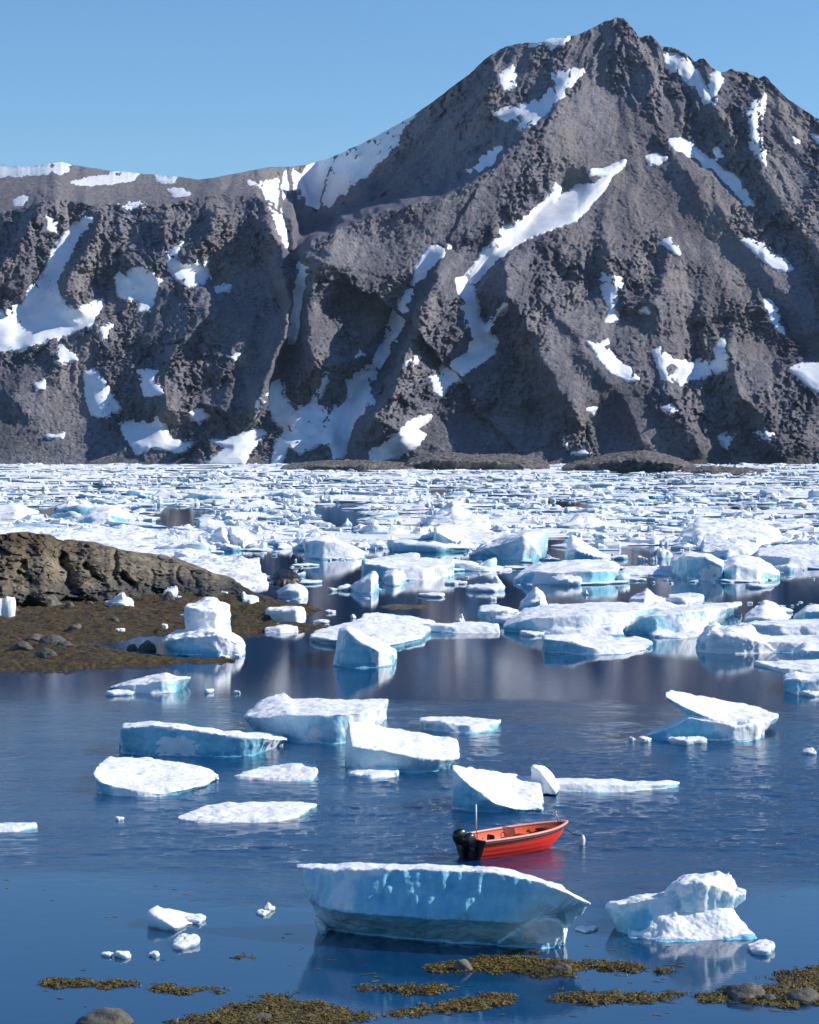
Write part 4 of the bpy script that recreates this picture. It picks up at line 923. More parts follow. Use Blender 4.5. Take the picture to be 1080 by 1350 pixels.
def build_floes():
    rng = np.random.default_rng(5)
    cells, made, tries = [], [], 0
    while len(made) < 185 and tries < 9000:
        tries += 1
        y = 655 + 180 * rng.random() ** 1.5; x = rng.uniform(-25, 1105)
        if lead(np.array([x]), np.array([y]))[0]: continue
        if x < 365 and y > 728 + (x > 0) * 0.13 * x: continue
        if y > 770 and (x < 640 or rng.random() < 0.45): continue
        s = scale_at(y); wpx = np.clip(rng.lognormal(3.05, 0.45), 9, 70) * (0.75 + (y - 655) / 300)
        hr = wpx * 0.5 / s
        if any((abs(x - a) < (wpx + w) * 0.36) and abs(y - b) < 0.5 * (wpx + w) * 0.5 * (y - YH) / FPX * 6 for a, b, w in cells): continue
        if any(abs(x - l[1]) < 8 and abs(y - l[2]) < 3 for l in LAND): continue
        kind = pick_kind(rng, [.50, .20, .14, .16])
        hpx = {'flat': rng.uniform(1.5, 4), 'block': rng.uniform(4, 10), 'peak': rng.uniform(4, 11), 'wedge': rng.uniform(3, 8)}[kind] * (0.6 + 0.4 * wpx / 30)
        hpx = min(hpx, wpx * 0.5)
        cells.append((x, y, wpx)); made.append((x, y, wpx, hpx, kind))
    info = []
    for x, y, wpx, hpx, kind in made:
        s = scale_at(y)
        V, q, t, sn = floe_geo(rng, 0.5 * wpx / s, hpx / s, kind, 30, fine=True, asp=rng.uniform(1, 1.9), ang=rng.normal(0, 0.5))
        u = 9.0 / s
        V = V + (np.stack([fbm((V + x * 3.1) / u, 3, k + 5) for k in range(3)], -1) * np.array([0.16, 0.16, 0.10]) * u) * (V[:, 2:3] > -0.1)
        me = mesh_np('ice_floe', V, [q, t], {'snow': sn, 'blue': np.full(len(V), rng.choice([0.25, 0.45, 0.7, 1.0], p=[.35, .3, .2, .15])), 'wet': (V[:, 2] < 0.2 * hpx / s).astype(float)})
        o = link('ice_floe', me, ICE); o.location = at(x, y)
        size = 'small' if wpx < 17 else ('broad' if wpx > 34 else 'middling')
        shp = {'flat': 'flat white floe', 'block': 'blocky white floe', 'peak': 'peaked white floe', 'wedge': 'tilted white floe'}[kind]
        d = [math.hypot((x - l[1]) / 2.2, (y - l[2])) for l in LANDMARKS]
        i = int(np.argmin(d)); l = LANDMARKS[i]
        rel = 'left of' if x < l[1] - 4 else ('right of' if x > l[1] + 4 else ('behind' if y < l[2] else 'in front of'))
        info.append([o, f'{size} {shp}', rel, l[3], d[i]])
    groups = {}
    for it in info: groups.setdefault((it[1], it[2], it[3]), []).append(it)
    for (shp, rel, lm), its in groups.items():
        its.sort(key=lambda z: z[4])
        for k, it in enumerate(its):
            tag(it[0], f'{shp} {rel} {lm}' + (f', {ORD[k]}closest of {len(its)}' if len(its) > 1 else ''), 'ice floe', 'loose floes among the pack ice')
LANDMARKS = [l for l in LAND if l[3].startswith('the ')]
build_floes()
# scattered little pieces, each described by hand: (x, y of waterline, width px, height px, kind, label)
BITS = [
 (228,1217,64,12,'wedge','long white ice chunk with a raised right end in the calm water at left'), (258,1214,28,6,'flat','small flat bit touching the long white chunk in the calm water'),
 (244,1246,36,9,'block','two humped white chunk below the long white chunk'), (142,1260,14,4,'flat','leftmost of three little ice bits in a row near the bottom left'),
 (163,1261,20,6,'block','middle and largest of three little ice bits in a row near the bottom left'), (204,1260,14,5,'flat','rightmost of three little ice bits in a row near the bottom left'),
 (355,1200,12,7,'peak','tiny upright ice bit between the long white chunk and the blue slab'), (347,1205,16,4,'flat','flat sliver beside the tiny upright ice bit'),
 (773,1226,26,4,'flat','thin flat ice sliver between the blue slab and the mushroom iceberg'), (1003,1253,38,9,'block','white brash heap at the foot of the mushroom topped iceberg'),
 (312,914,9,4,'flat','tiny ice bit right of the floe off the weedy shore'), (275,913,13,5,'flat','small ice bit trailing the tilted floe off the shore'), (158,916,28,6,'flat','low ice sliver under the left end of the tilted shore floe'),
 (1067,994,15,6,'block','small white bit alone at the right edge of open water'), (157,1081,9,4,'flat','tiny bit beside the thin floe cut by the left edge'),
 (834,977,9,5,'block','outermost little bit left of the tilted slab iceberg'), (851,978,15,7,'block','rounded bit beside the foot of the tilted slab iceberg'), (905,979,44,7,'block','rubble strip along the blue foot of the tilted slab iceberg'),
 (439,779,10,4,'flat','left bit of the brash row in the dark lead'), (454,778,18,6,'block','largest bit of the brash row in the dark lead'), (470,776,9,4,'peak','right bit of the brash row in the dark lead'),
 (437,808,11,4,'flat','lone bit in the dark lead above the plate floe'), (425,821,19,4,'flat','flat bit just left above the plate floe'), (466,815,7,4,'peak','small bit touching the back of the plate floe'),
 (641,779,42,8,'block','ragged white floe bit in calm grey water left of the peaked berg'), (655,772,15,9,'peak','small knob of ice standing behind the ragged white bit'), (570,786,36,4,'flat','thin sliver floating left of the ragged white bit'),
 (608,822,10,9,'peak','round white ball of ice on the narrow turquoise floe'), (773,784,8,4,'peak','tiny bit alone in calm water above the long white iceberg'), (650,791,10,4,'flat','tiny flat bit below the ragged white bit'),
 (847,740,10,6,'block','left of two small upright bits in the right lead'), (862,739,9,5,'block','right of two small upright bits in the right lead'), (875,736,18,12,'block','squat ice pillar in the right lead'),
 (1000,774,34,4,'flat','thin pale sliver in calm water below the right hand cluster'), (1062,886,20,6,'block','white bit in front of the blue iceberg at the right edge'), (1070,917,26,6,'flat','flat bit in front of the white peak cut by the right edge'),
 (700,837,32,5,'flat','flat floe piece just below the nose of the long white iceberg'), (748,836,9,4,'flat','small bit on the turquoise waterline of the long white iceberg'), (600,770,24,4,'flat','thin sliver below the flat topped block iceberg'),
 (747,771,34,13,'block','broken white rubble at the foot of the wide low iceberg'), (815,767,28,10,'block','white knob at the right end of the wide low iceberg'), (1015,827,9,5,'flat','small bit on the apron of the flat pale iceberg'),
]
def build_bits():
    rng = np.random.default_rng(23)
    for x, y, w, h, kind, lab in BITS:
        s = scale_at(y)
        V, q, t, sn = floe_geo(rng, 0.5 * w / s, h / s * 0.85, kind, 26, fine=True, asp=1.0, ang=0)
        V[:, 1] *= 1.3
        u = 7.0 / s
        V = V + (np.stack([fbm((V + x * 3.1) / u, 5, k + 5, 0.65) for k in range(3)], -1) * np.array([0.34, 0.34, 0.20]) * u) * (V[:, 2:3] > -0.03)
        me = mesh_np('ice_chunk', V, [q, t], {'snow': np.clip(sn + 0.35, 0, 1), 'blue': np.full(len(V), 0.35), 'wet': (V[:, 2] < 0.15 * h / s).astype(float)})
        o = link('ice_chunk', me, ICE); o.location = at(x, y)
        tag(o, lab, 'ice chunk', 'small bits of drifting ice')
build_bits()
# ------------------------------------------------------------------ rocky headland, weed flat, stones
def mat_headland():
    m = N('headland_rock'); p = m.pos(); x, y, z = m.sep(p)
    a = m.noise(p, 0.22, 6, 0.65); b = m.noise(p, 1.1, 6, 0.7); s = m.noise(m.scl(p, (1, 1, 3.0)), 0.5, 5, 0.6)
    c = m.ramp(a, [(0.28, (0.07,0.062,0.052)), (0.45, (0.19,0.155,0.105)), (0.6, (0.275,0.232,0.160)), (0.75, (0.36,0.31,0.225))])
    c = m.mix(m.maprange(s, 0.52, 0.66, 0, 0.8), c, (0.055,0.048,0.042))
    c = m.mix(m.math('MULTIPLY', m.maprange(m.math('ADD', z, m.math('MULTIPLY', s, 2.0)), 5.4, 6.8), 0.7), c, (0.085,0.060,0.036))
    c = m.mix(m.maprange(b, 0.60, 0.74, 0, 0.55), c, (0.30,0.275,0.225))
    c = m.mix(m.math('MULTIPLY', m.maprange(m.noise(p, 0.5, 4, 0.6), 0.52, 0.66), m.maprange(z, 3.0, 5.5, 0, 0.8)), c, (0.115,0.055,0.020))
    c = m.mix(m.math('MULTIPLY', m.maprange(b, 0.42, 0.30), 0.6), c, (0.020,0.019,0.018))
    low = m.maprange(m.math('ADD', z, m.math('MULTIPLY', a, 1.6)), 3.2, 2.4)
    c = m.mix(m.math('MULTIPLY', low, 0.75), c, (0.060,0.062,0.064))
    return m.set(Base_Color=c, Roughness=0.9, Normal=m.bump(m.math('ADD', b, m.math('MULTIPLY', a, 1.5)), 0.9, 0.5), Specular_IOR_Level=0.2)
HTOP = [(-420,742),(-300,716),(-150,706),(0,704),(30,702),(52,703),(66,706),(76,713),(100,714),(120,717),(160,726),(210,732),(235,740),(260,750),(290,760),(320,773),(345,786),(352,792)]
HBOT = [(-420,812),(0,803),(60,797),(80,792),(130,792),(200,788),(260,786),(320,788),(352,793)]
def build_headland():
    xs = np.linspace(-420, 352, 620); nr, nb = 150, 40
    yt = np.interp(xs, *np.array(HTOP).T) + 1.3 * fbm(p3(xs / 16, xs * 0, 2.), 4, 3, 0.6) * np.clip((345 - xs) / 40, 0, 1)
    yb = np.interp(xs, *np.array(HBOT).T) + 2.0 * fbm(p3(xs / 30, xs * 0, 5.), 3, 4) * np.clip((345 - xs) / 40, 0, 1)
    v = np.linspace(0, 1, nr)[:, None]
    X = np.repeat(xs[None], nr, 0); Y = yb[None] + (yt - yb)[None] * v
    thick = np.clip((352 - X) / 130, 0.02, 1)
    d0 = at(xs, yb, 0.6)[:, 1][None] + 0 * X
    d = d0 + (v ** 1.5) * 24 * thick + v * 3 * thick
    xw = X + 5 * fbm(p3(X / 20, Y / 14, 1.), 3, 6); yw = Y + 3 * fbm(p3(X / 20, Y / 14, 4.), 3, 7)
    for pts, A, w in (([(78,726),(84,745),(94,768),(98,782)], 5.0, 7), ([(112,738),(120,752),(132,768)], 4.0, 5), ([(148,726),(152,745),(152,772)], 3.5, 3.5), ([(158,752),(166,764),(172,776)], 4.0, 5), ([(232,740),(236,760),(240,774)], 2.5, 3), ([(252,752),(262,772)], 2.5, 3), ([(30,735),(26,765)], 1.6, 4), ([(-60,730),(-50,780)], 3, 6), ([(195,745),(205,775)], 1.5, 3)):
        s, al = line_dist(xw, yw, pts); d = d + A * thick * np.exp(-(s / w) ** 2) * np.clip(np.minimum(al, 1 - al) / 0.15, 0, 1)
    fade = np.clip(v / 0.05, 0, 1) * thick
    d = d - fade * (1.3 * facets(xw / 34, yw / 17, 8, 1.6) + 0.7 * facets(xw / 13, yw / 7, 9, 1.7) + 0.3 * facets(X / 5.5, Y / 3.4, 10, 1.7) + 1.4 * fbm(p3(X / 45, Y / 25, 7.), 3, 11))
    s, al = line_dist(X, Y, [(0,786),(40,780),(72,786)])
    d = d - 3.0 * np.exp(-((X - 25) / 55) ** 4) * np.exp(-((Y - 785) / 14) ** 2)
    r = ray(X, Y); P = np.array([0, 0, CAM_H]) + r * (d / r[..., 1])[..., None]
    k = (np.arange(1, nb + 1) / nb)[:, None]
    back = np.repeat(P[-1][None], nb, 0).copy()
    back[..., 1] += k * 34 * thick[-1][None]; back[..., 2] = P[-1, :, 2][None] * (1 - k ** 1.6) - 2.0 * k ** 1.6
    back[..., 2] += 0.8 * fbm(back / 5.0, 4, 12) * np.sin(k * math.pi)
    front = P[0][None].copy(); front[..., 2] -= 2.5
    V = np.concatenate([front, P, back]); 
    me = mesh_np('rocky_headland', V.reshape(-1, 3), grid_faces(nr + nb + 1, len(xs)))
    tag(link('rocky_headland', me, mat_headland()), kind='structure')
build_headland()
def mat_weed(name='rockweed'):
    m = N(name); p = m.pos()
    a = m.noise(m.scl(p, (0.7, 1.0, 1)), 0.45, 6, 0.7); b = m.noise(m.scl(p, (0.8, 1.2, 1.5)), 2.6, 6, 0.75)
    c = m.ramp(b, [(0.40, (0.010,0.007,0.004)), (0.47, (0.055,0.034,0.006)), (0.56, (0.145,0.090,0.011)), (0.70, (0.27,0.18,0.03))])
    c = m.mix(m.maprange(a, 0.54, 0.66, 0, 0.7), c, (0.030,0.022,0.012))
    c = m.mix(m.maprange(m.noise(p, 1.6, 5, 0.75), 0.62, 0.72, 0, 0.8), c, (0.20,0.18,0.15))
    return m.set(Base_Color=c, Roughness=0.55, Normal=m.bump(b, 1.0, 0.6), Specular_IOR_Level=0.35)
WEED = mat_weed()
FLAT_A = [(-420,800),(0,786),(340,784),(372,790),(400,800),(402,822),(430,825),(425,832),(350,836),(290,838),(238,842),(200,838),(175,846),(150,852),(120,844),(60,840),(-420,842)]
FLAT_B = [(-420,836),(0,834),(100,834),(128,842),(145,856),(180,858),(212,862),(260,867),(322,869),(318,873),(260,873),(210,879),(160,880),(120,884),(60,886),(0,889),(-420,900)]
def build_weed_flat():
    pa, pb = at(*np.array(FLAT_A, float).T)[:, :2], at(*np.array(FLAT_B, float).T)[:, :2]
    x0, x1 = -78.0, -7.0; y0, y1 = 150.0, 262.0; st = 0.26
    gx, gy = np.meshgrid(np.arange(x0, x1, st), np.arange(y0, y1, st))
    s = np.maximum(poly_sdf(gx, gy, pa), poly_sdf(gx, gy, pb))
    z = np.clip(0.16 * s, -1.2, 0.62)
    z = z - 0.10 + 0.30 * fbm(p3(gx / 2.6, gy / 2.6, 1.), 4, 81, 0.6) + 0.13 * facets(gx / 0.9, gy / 0.9, 82, 1.6) + 0.16 * ridged(p3(gx / 1.9, gy / 3.2, 3.), 3, 84)  - 0.10 + 0.25 * fbm(p3(gx / 11, gy / 11, 5.), 2, 83)
    V = np.stack([gx, gy, z], -1).reshape(-1, 3)
    global FLAT_Z; FLAT_Z = (gx[0], gy[:, 0], z)
    F = grid_faces(*gx.shape); F = F[(V[:, 2][F] > -0.3).any(1)]
    u, inv = np.unique(F, return_inverse=True)
    me = mesh_np('weed_flat', V[u], inv.reshape(F.shape))
    tag(link('weed_flat', me, WEED), 'brown seaweed covering the tidal flat below the rocky headland', 'seaweed', kind='stuff')
build_weed_flat()
def mat_stone():
    m = N('shore_stone'); p = m.pos(); b = m.noise(p, 2.5, 6, 0.65)
    inf = m.new('ShaderNodeObjectInfo')
    c = m.ramp(b, [(0.3, (0.06,0.054,0.046)), (0.5, (0.13,0.117,0.098)), (0.7, (0.24,0.22,0.185))])
    c = m.mix(m.maprange(inf.outputs['Random'], 0, 1, 0, 0.6), c, (0.085,0.078,0.066))
    return m.set(Base_Color=c, Roughness=0.8, Normal=m.bump(b, 0.9, 0.15))
STONE = mat_stone()
def stone_mesh(rng, w, dpt, h, round_=0.5, sub=4):
    bm = bmesh.new(); bmesh.ops.create_icosphere(bm, subdivisions=sub, radius=1.0)
    V = np.array([v.co[:] for v in bm.verts]); F = np.array([[v.index for v in f.verts] for f in bm.faces]); bm.free()
    o = rng.uniform(0, 50, 3)
    V = V * (1 + 0.20 * fbm(V * 1.1 + o, 3, 3)[:, None])
    # planar breaks
    for _ in range(int(14 * (1 - round_))):
        n = rng.normal(size=3); n /= np.linalg.norm(n); t = rng.uniform(0.62, 0.92)
        e = V @ n - t; V = V - np.clip(e, 0, None)[:, None] * n * 0.92
    V = V + (0.07 * fbm(V * 3.2 + o, 5, 9, 0.6) + 0.05 * facets(V[:, 0] * 2.2 + o[0], V[:, 1] * 2.2 + V[:, 2] * 1.7, 10, 1.4))[:, None] * V
    V = V / np.abs(V).max(0) * np.array([w / 2, dpt / 2, h])
    return V, F
# x, waterline y, width px, height px, ground height m, roundness, label
STONES = [
 (137,1356,86,24,0,.8,'big rounded grey boulder at the bottom edge left of centre'), (611,1281,26,21,0,.35,'pointed pale stone standing in the weed below the blue slab'),
 (738,1284,40,15,0,.8,'low rounded brown stone at the right end of the weed strip'), (983,1320,62,23,0,.75,'broad weed draped boulder in the bottom right weed bank'),
 (1062,1322,56,18,0,.7,'weedy boulder at the right edge of the bottom weed bank'), (1016,1322,30,12,0,.5,'small stone wedged between the two weedy boulders'),
 (226,1350,30,8,0,.6,'small flat stone right of the big boulder at the bottom'), (430,1334,24,8,0,.6,'little pale stone in the weed bank at the bottom centre left'), (345,1346,36,10,0,.5,'flat grey stone buried in the bottom centre weed bank'),
 (62,800,30,14,.5,.5,'dark stone at the foot of the headland near the left edge'), (222,793,15,12,.6,.3,'pale angular stone under the small stranded ice lump'),
 (45,846,34,9,.4,.3,'flat grey slab in the stone pile on the weed flat, leftmost'), (66,848,30,10,.4,.3,'tilted grey slab in the middle of the stone pile on the weed flat'), (84,853,22,9,.4,.35,'end slab of the stone pile on the weed flat'),
 (30,854,24,8,.35,.4,'small dark stone in front of the stone pile'), (60,866,26,11,.3,.4,'dark wet stone below the stone pile near the shore edge'), (110,866,34,10,.3,.4,'long dark stone near the outer edge of the weed flat'),
 (136,868,24,9,.3,.4,'brown stone beside the long dark stone'), (192,858,22,12,.3,.5,'rounded stone at the inlet left of the two tier iceberg'), (174,857,14,8,.3,.4,'lesser stone at the inlet beside the rounded one'),
 (92,800,12,6,.6,.4,'pale rubble stone under the dark cleft of the headland'), (118,797,10,5,.6,.4,'small rubble stone right of the dark cleft'), (270,783,9,6,.7,.5,'little stone near the tip of the headland'), (12,808,20,8,.5,.4,'stone beside the ice lump at the left edge'), (98,828,16,6,.45,.4,'lone stone in the middle of the weed flat'), (150,818,12,5,.5,.4,'small stone near the white stranded chunk'),
]
def ground_at(x, y):
    i = np.clip(np.searchsorted(FLAT_Z[0], x), 0, len(FLAT_Z[0]) - 1); j = np.clip(np.searchsorted(FLAT_Z[1], y), 0, len(FLAT_Z[1]) - 1)
    return float(FLAT_Z[2][max(j - 2, 0):j + 3, max(i - 2, 0):i + 3].mean())
def set_on(px, py, g):
    p = at(px, py, g)
    if g > 0:
        for _ in range(4): p = at(px, py, max(ground_at(p[0], p[1]), 0.02))
    return p
def build_stones():
    rng = np.random.default_rng(3)
    for x, y, w, h, g, rd, lab in STONES:
        p = set_on(x, y, g); s = FPX / p[1]
        w = w * (1.25 if g > 0 else 1); h = h * (1.25 if g > 0 else 1)
        V, F = stone_mesh(rng, w / s, w / s * rng.uniform(0.7, 1.0), h / s * 0.92, rd, 4 if w > 25 else 3)
        V = V * (1, 1, 1)
        o = link('stone' if w < 50 else 'boulder', mesh_np('stone', V, F), STONE); o.location = (p[0], p[1] + w / s * 0.35, p[2] - 0.04)
        tag(o, lab, 'stone' if w < 50 else 'boulder', 'stones along the shore')
build_stones()
STRANDED = [
 (4,812,26,23,.5,'block','white ice lump on the weed at the left edge'), (160,800,30,14,.55,'peak','white ice chunk with a pointed arm on the weed flat'), (145,796,14,4,.55,'flat','thin arm of ice left of the pointed chunk'),
 (224,785,19,10,1.0,'block','small ice lump resting on the pale angular stone'), (258,778,13,10,.8,'block','square ice bit against the headland near its tip'), (294,786,10,6,.7,'block','tiny ice bit below the headland tip'),
 (157,832,12,4,.5,'flat','flat ice sliver in the middle of the weed flat'), (218,828,8,5,.45,'block','tiny ice bit left of the two tier iceberg'), (242,813,8,4,.5,'flat','ice crumb touching the upper tier of the grounded iceberg'), (296,867,12,3,.15,'flat','ice crumb at the foot of the two tier iceberg'), (313,866,12,4,.1,'flat','ice crumb at the right foot of the two tier iceberg'), (236,789,7,4,.7,'flat','ice crumb right of the pale angular stone')]
def build_stranded():
    rng = np.random.default_rng(31)
    for x, y, w, h, g, kind, lab in STRANDED:
        p = set_on(x, y, g); s = FPX / p[1]
        V, q, t, sn = floe_geo(rng, 0.5 * w / s, h / s * 0.8, kind, 26, fine=True)
        u = 6.0 / s
        V = V + np.stack([fbm((V + x * 3.1) / u, 3, k + 5) for k in range(3)], -1) * np.array([0.2, 0.2, 0.14]) * u
        me = mesh_np('ice_chunk', V, [q, t], {'snow': np.clip(sn + 0.5, 0, 1), 'blue': np.full(len(V), 0.3), 'wet': np.zeros(len(V))})
        o = link('ice_chunk', me, ICE); o.location = p
        tag(o, lab, 'ice chunk', 'ice stranded on the weed flat')
build_stranded()
# near weed, floating and draped over stones
def mat_frond():
    m = N('weed_frond'); p = m.pos()
    b = m.noise(p, 5.0, 4, 0.7); a = m.noise(p, 0.9, 3, 0.6)
    c = m.ramp(b, [(0.30, (0.030,0.022,0.007)), (0.46, (0.115,0.080,0.014)), (0.60, (0.235,0.170,0.030)), (0.78, (0.36,0.27,0.07))])
    c = m.mix(m.maprange(a, 0.52, 0.66, 0, 0.6), c, (0.028,0.022,0.010))
    return m.set(Base_Color=c, Roughness=0.4, Specular_IOR_Level=0.45)
FROND = mat_frond()
WEEDS = [
 ('long thin weed raft near the bottom left', [(52,1297),(80,1291),(120,1290),(150,1293),(176,1297),(150,1300),(110,1303),(70,1302)]),
 ('thin weed raft right of the bottom left one', [(190,1303),(220,1301),(260,1302),(286,1304),(262,1309),(235,1311),(205,1307)]),
 ('wide weed bank along the bottom edge left of centre', [(190,1372),(240,1346),(285,1330),(330,1319),(380,1317),(425,1318),(452,1330),(470,1336),(520,1333),(582,1329),(590,1334),(540,1340),(475,1345),(450,1355),(430,1372)]),
 ('weed patch in the reflection of the blue slab', [(468,1304),(500,1300),(540,1296),(578,1297),(584,1303),(555,1310),(530,1312),(500,1309)]),
 ('long weed strip with two stones below the blue slab', [(563,1276),(590,1268),(625,1262),(680,1259),(730,1263),(790,1264),(848,1273),(842,1279),(790,1280),(745,1287),(700,1286),(640,1281),(600,1282)]),
 ('weed strip below the one with two stones', [(556,1325),(600,1317),(650,1313),(692,1316),(686,1324),(640,1331),(590,1331)]),
 ('weed strip between the slab and the bottom right bank', [(716,1318),(750,1305),(800,1302),(850,1308),(905,1309),(900,1316),(850,1321),(800,1324),(750,1322)]),
 ('weed bank with boulders in the bottom right corner', [(905,1312),(935,1306),(955,1300),(1000,1296),(1015,1288),(1050,1281),(1100,1276),(1130,1280),(1130,1326),(1080,1326),(1020,1328),(975,1322),(930,1318)]),
 ('small weed clump under the mushroom topped iceberg', [(858,1275),(872,1267),(895,1268),(905,1273),(888,1279),(868,1280)]),
 ('thin weed wisp touching the foot of the blue slab', [(670,1255),(700,1252),(732,1254),(715,1258),(685,1258)]),
 ('tiny weed wisp alone between the two left rafts and the bank', [(335,1312),(350,1309),(372,1311),(360,1315)]),
 ('tiny scattered weed left of the blue slab reflection', [(318,1260),(332,1258),(346,1263),(334,1267)]),
 ('narrow dark weed patch far out below the leaning chunk', [(500,799),(520,797),(562,798),(560,802),(520,804)]),
]
def build_weeds():
    rng = np.random.default_rng(8)
    for lab, poly in WEEDS:
        far = poly[0][1] < 1000
        pw = at(*np.array(poly, float).T)[:, :2]
        st = 0.25 if far else 0.07
        lo, hi = pw.min(0) - 0.5, pw.max(0) + 0.5
        gx, gy = np.meshgrid(np.arange(lo[0], hi[0], st), np.arange(lo[1], hi[1], st))
        s = poly_sdf(gx, gy, pw) + 0.55 * fbm(p3(gx / 0.8, gy / 1.1, 2.), 4, 91, 0.6)
        z = np.clip(0.16 * s, -0.3, 0.055) + 0.05 * fbm(p3(gx / 0.18, gy / 0.18, 4.), 3, 92) - 0.02
        V = np.stack([gx, gy, z], -1).reshape(-1, 3); F = grid_faces(*gx.shape); F = F[(V[:, 2][F] > -0.06).any(1)]
        if len(F) == 0: continue
        u, inv = np.unique(F, return_inverse=True); V0 = V[u]; F0 = inv.reshape(F.shape)
        cand = V[(z > 0.0).ravel()]
        nf = min(int(len(cand) * st * st * 330), 5200) if not far else 200
        c = cand[rng.integers(0, len(cand), nf)] + rng.normal(0, st * 0.5, (nf, 3)) * (1, 1, 0.15)
        a = rng.uniform(0, 2 * math.pi, nf); L_ = rng.uniform(0.08, 0.24, nf) * (2 if far else 1); w = rng.uniform(0.012, 0.03, nf) * (3 if far else 1); hz = rng.uniform(0.01, 0.06, nf)
        dx, dy = np.cos(a), np.sin(a); rows = []
        for t in (0.0, 0.35, 0.7, 1.0):
            up_ = hz * math.sin(math.pi * (0.15 + 0.8 * t)) ; cx = c[:, 0] + dx * L_ * t; cy_ = c[:, 1] + dy * L_ * t
            ww = w * (1 - 0.6 * abs(t - 0.45)); cz = np.maximum(c[:, 2], 0) + up_
            rows += [np.stack([cx - dy * ww, cy_ + dx * ww, cz], -1), np.stack([cx + dy * ww, cy_ - dx * ww, cz + rng.normal(0, 0.012, nf)], -1)]
        Vf = np.stack(rows, 1).reshape(-1, 3); b = (np.arange(nf) * 8)[:, None] + len(V0)
        Ff = np.concatenate([np.concatenate([b + 2 * k, b + 2 * k + 1, b + 2 * k + 3, b + 2 * k + 2], 1) for k in range(3)])
        me = mesh_np('seaweed_patch', np.concatenate([V0, Vf]), [F0, Ff])
        o = link('seaweed_patch', me, FROND)
        tag(o, lab, 'seaweed', 'weed rafts in the shallows')
build_weeds()
# weedy black heap beside the three white bergs, and the low islets under the mountain
HEAP = plain('wet_weed', (0.018, 0.014, 0.009), 0.5, 0, 0.6, 3.0)
tag(sculpt('weed_heap', [dict(ft=[(358,765,770),(372,762,772),(386,764,771),(394,767,770)], bt=[(360,758,764),(372,750,762),(384,751,762),(393,758,764)], fb=[(358,770),(372,772),(386,772),(394,770)])], seed=5, rough=1.8, mat=HEAP),
    'black wet weed heap beside the blocky white iceberg', 'seaweed heap')
def islet(label, ft, bt, fb, snows=()):
    o = sculpt('rock_islet', [dict(ft=ft, bt=bt, fb=fb)], seed=len(label), rough=4.5, mat=ISLE, vox=0.7)
    o.scale.z = 0.75
    tag(o, label, 'islet', 'low rock islets under the mountain')
    for s in snows:
        k = sculpt('snow_patch', [dict(ft=s[0], bt=s[1], fb=s[2])], seed=4, rough=1.0, mat=SNOWM, vox=0.6)
        k.parent = o; k.location = k.location - o.location
def mat_islet():
    m = N('islet_rock'); p = m.pos(); a = m.noise(p, 0.12, 6, 0.7)
    c = m.ramp(a, [(0.35, (0.050,0.047,0.048)), (0.5, (0.14,0.125,0.115)), (0.65, (0.28,0.25,0.22))])
    return m.set(Base_Color=c, Roughness=0.95, Normal=m.bump(a, 1.0, 3.0))
ISLE = mat_islet(); SNOWM = mat_snow('islet_snow', 0.2, 0.5)
islet('low brown rock islet with a snow bank at its right end', [(372,617,621),(420,613,622),(480,612,622),(545,616,621)], [(378,612,616),(430,606,614),(490,606,613),(540,610,615)], [(372,621),(420,622),(480,622),(545,621)],
      [([(512,621,622.4),(530,621.3,622.6),(546,621,622.3)], [(516,613,616),(528,609,614),(544,615,617)], [(512,622),(530,622.8),(546,622.3)])])
islet('dark hummocky rock islet in the middle of the far shore', [(535,612,620),(575,602,621),(630,605,621),(690,610,621),(725,617,620)], [(540,603,614),(560,595,612),(585,590,611),(620,596,612),(680,593,611),(718,607,614)], [(535,620),(575,621),(630,621),(690,621),(725,620)],
      [([(592,620.6,621.9),(615,620.9,622.2),(638,620.3,621.6)], [(598,614,616),(622,609,613.5),(636,612,615)], [(592,621.9),(615,622.4),(638,621.6)])])
islet('tallest rounded rock islet right of centre on the far shore', [(742,617,622),(790,606,623),(840,600,623),(890,607,623),(918,618,622)], [(750,610,617),(790,598,613),(820,591,612),(850,588,612),(880,596,612),(914,612,616)], [(742,622),(790,623),(840,623),(890,623),(918,622)],
      [([(700,622.3,623.5),(722,622.7,624),(746,622.3,623.5)], [(704,617,619),(725,614,617),(742,616,618)], [(700,623.5),(722,624.2),(746,623.5)])])
islet('small low dark islet among the ice right of the tallest one', [(900,623,626),(940,620,626.5),(975,621,626.5),(1010,624,626)], [(902,620,623),(925,613,622),(950,615,622),(1005,621,623)], [(900,626),(940,626.8),(975,626.8),(1010,626)])

def build_weed_bits():
    rng = np.random.default_rng(77); n = 230
    x = rng.uniform(-30, 1110, n); y = rng.uniform(1150, 1345, n)
    ok = fbm(p3(x / 120, y / 30, 1.), 3, 88) > -0.15; x, y = x[ok], y[ok]; n = len(x)
    g = at(x, y); L_ = rng.uniform(0.06, 0.45, n); w = rng.uniform(0.02, 0.06, n); a = rng.normal(0, 0.5, n); V = []
    for t, k in ((-.5, .3), (-.15, 1), (.2, .9), (.5, .2)):
        for sg in (-1, 1):
            V.append(np.stack([g[:, 0] + L_ * t * np.cos(a) - sg * w * k * np.sin(a), g[:, 1] + L_ * t * np.sin(a) + sg * w * k * np.cos(a) + rng.normal(0, .02, n), np.full(n, 0.006) + rng.uniform(0, 0.012, n)], -1))
    V = np.stack(V, 1).reshape(-1, 3); b = (np.arange(n) * 8)[:, None]
    F = np.concatenate([np.concatenate([b + 2 * k, b + 2 * k + 2, b + 2 * k + 3, b + 2 * k + 1], 1) for k in range(3)])
    tag(link('weed_bits', mesh_np('weed_bits', V, F), FROND), 'loose shreds of weed drifting in the near shallows', 'seaweed', kind='stuff')
build_weed_bits()
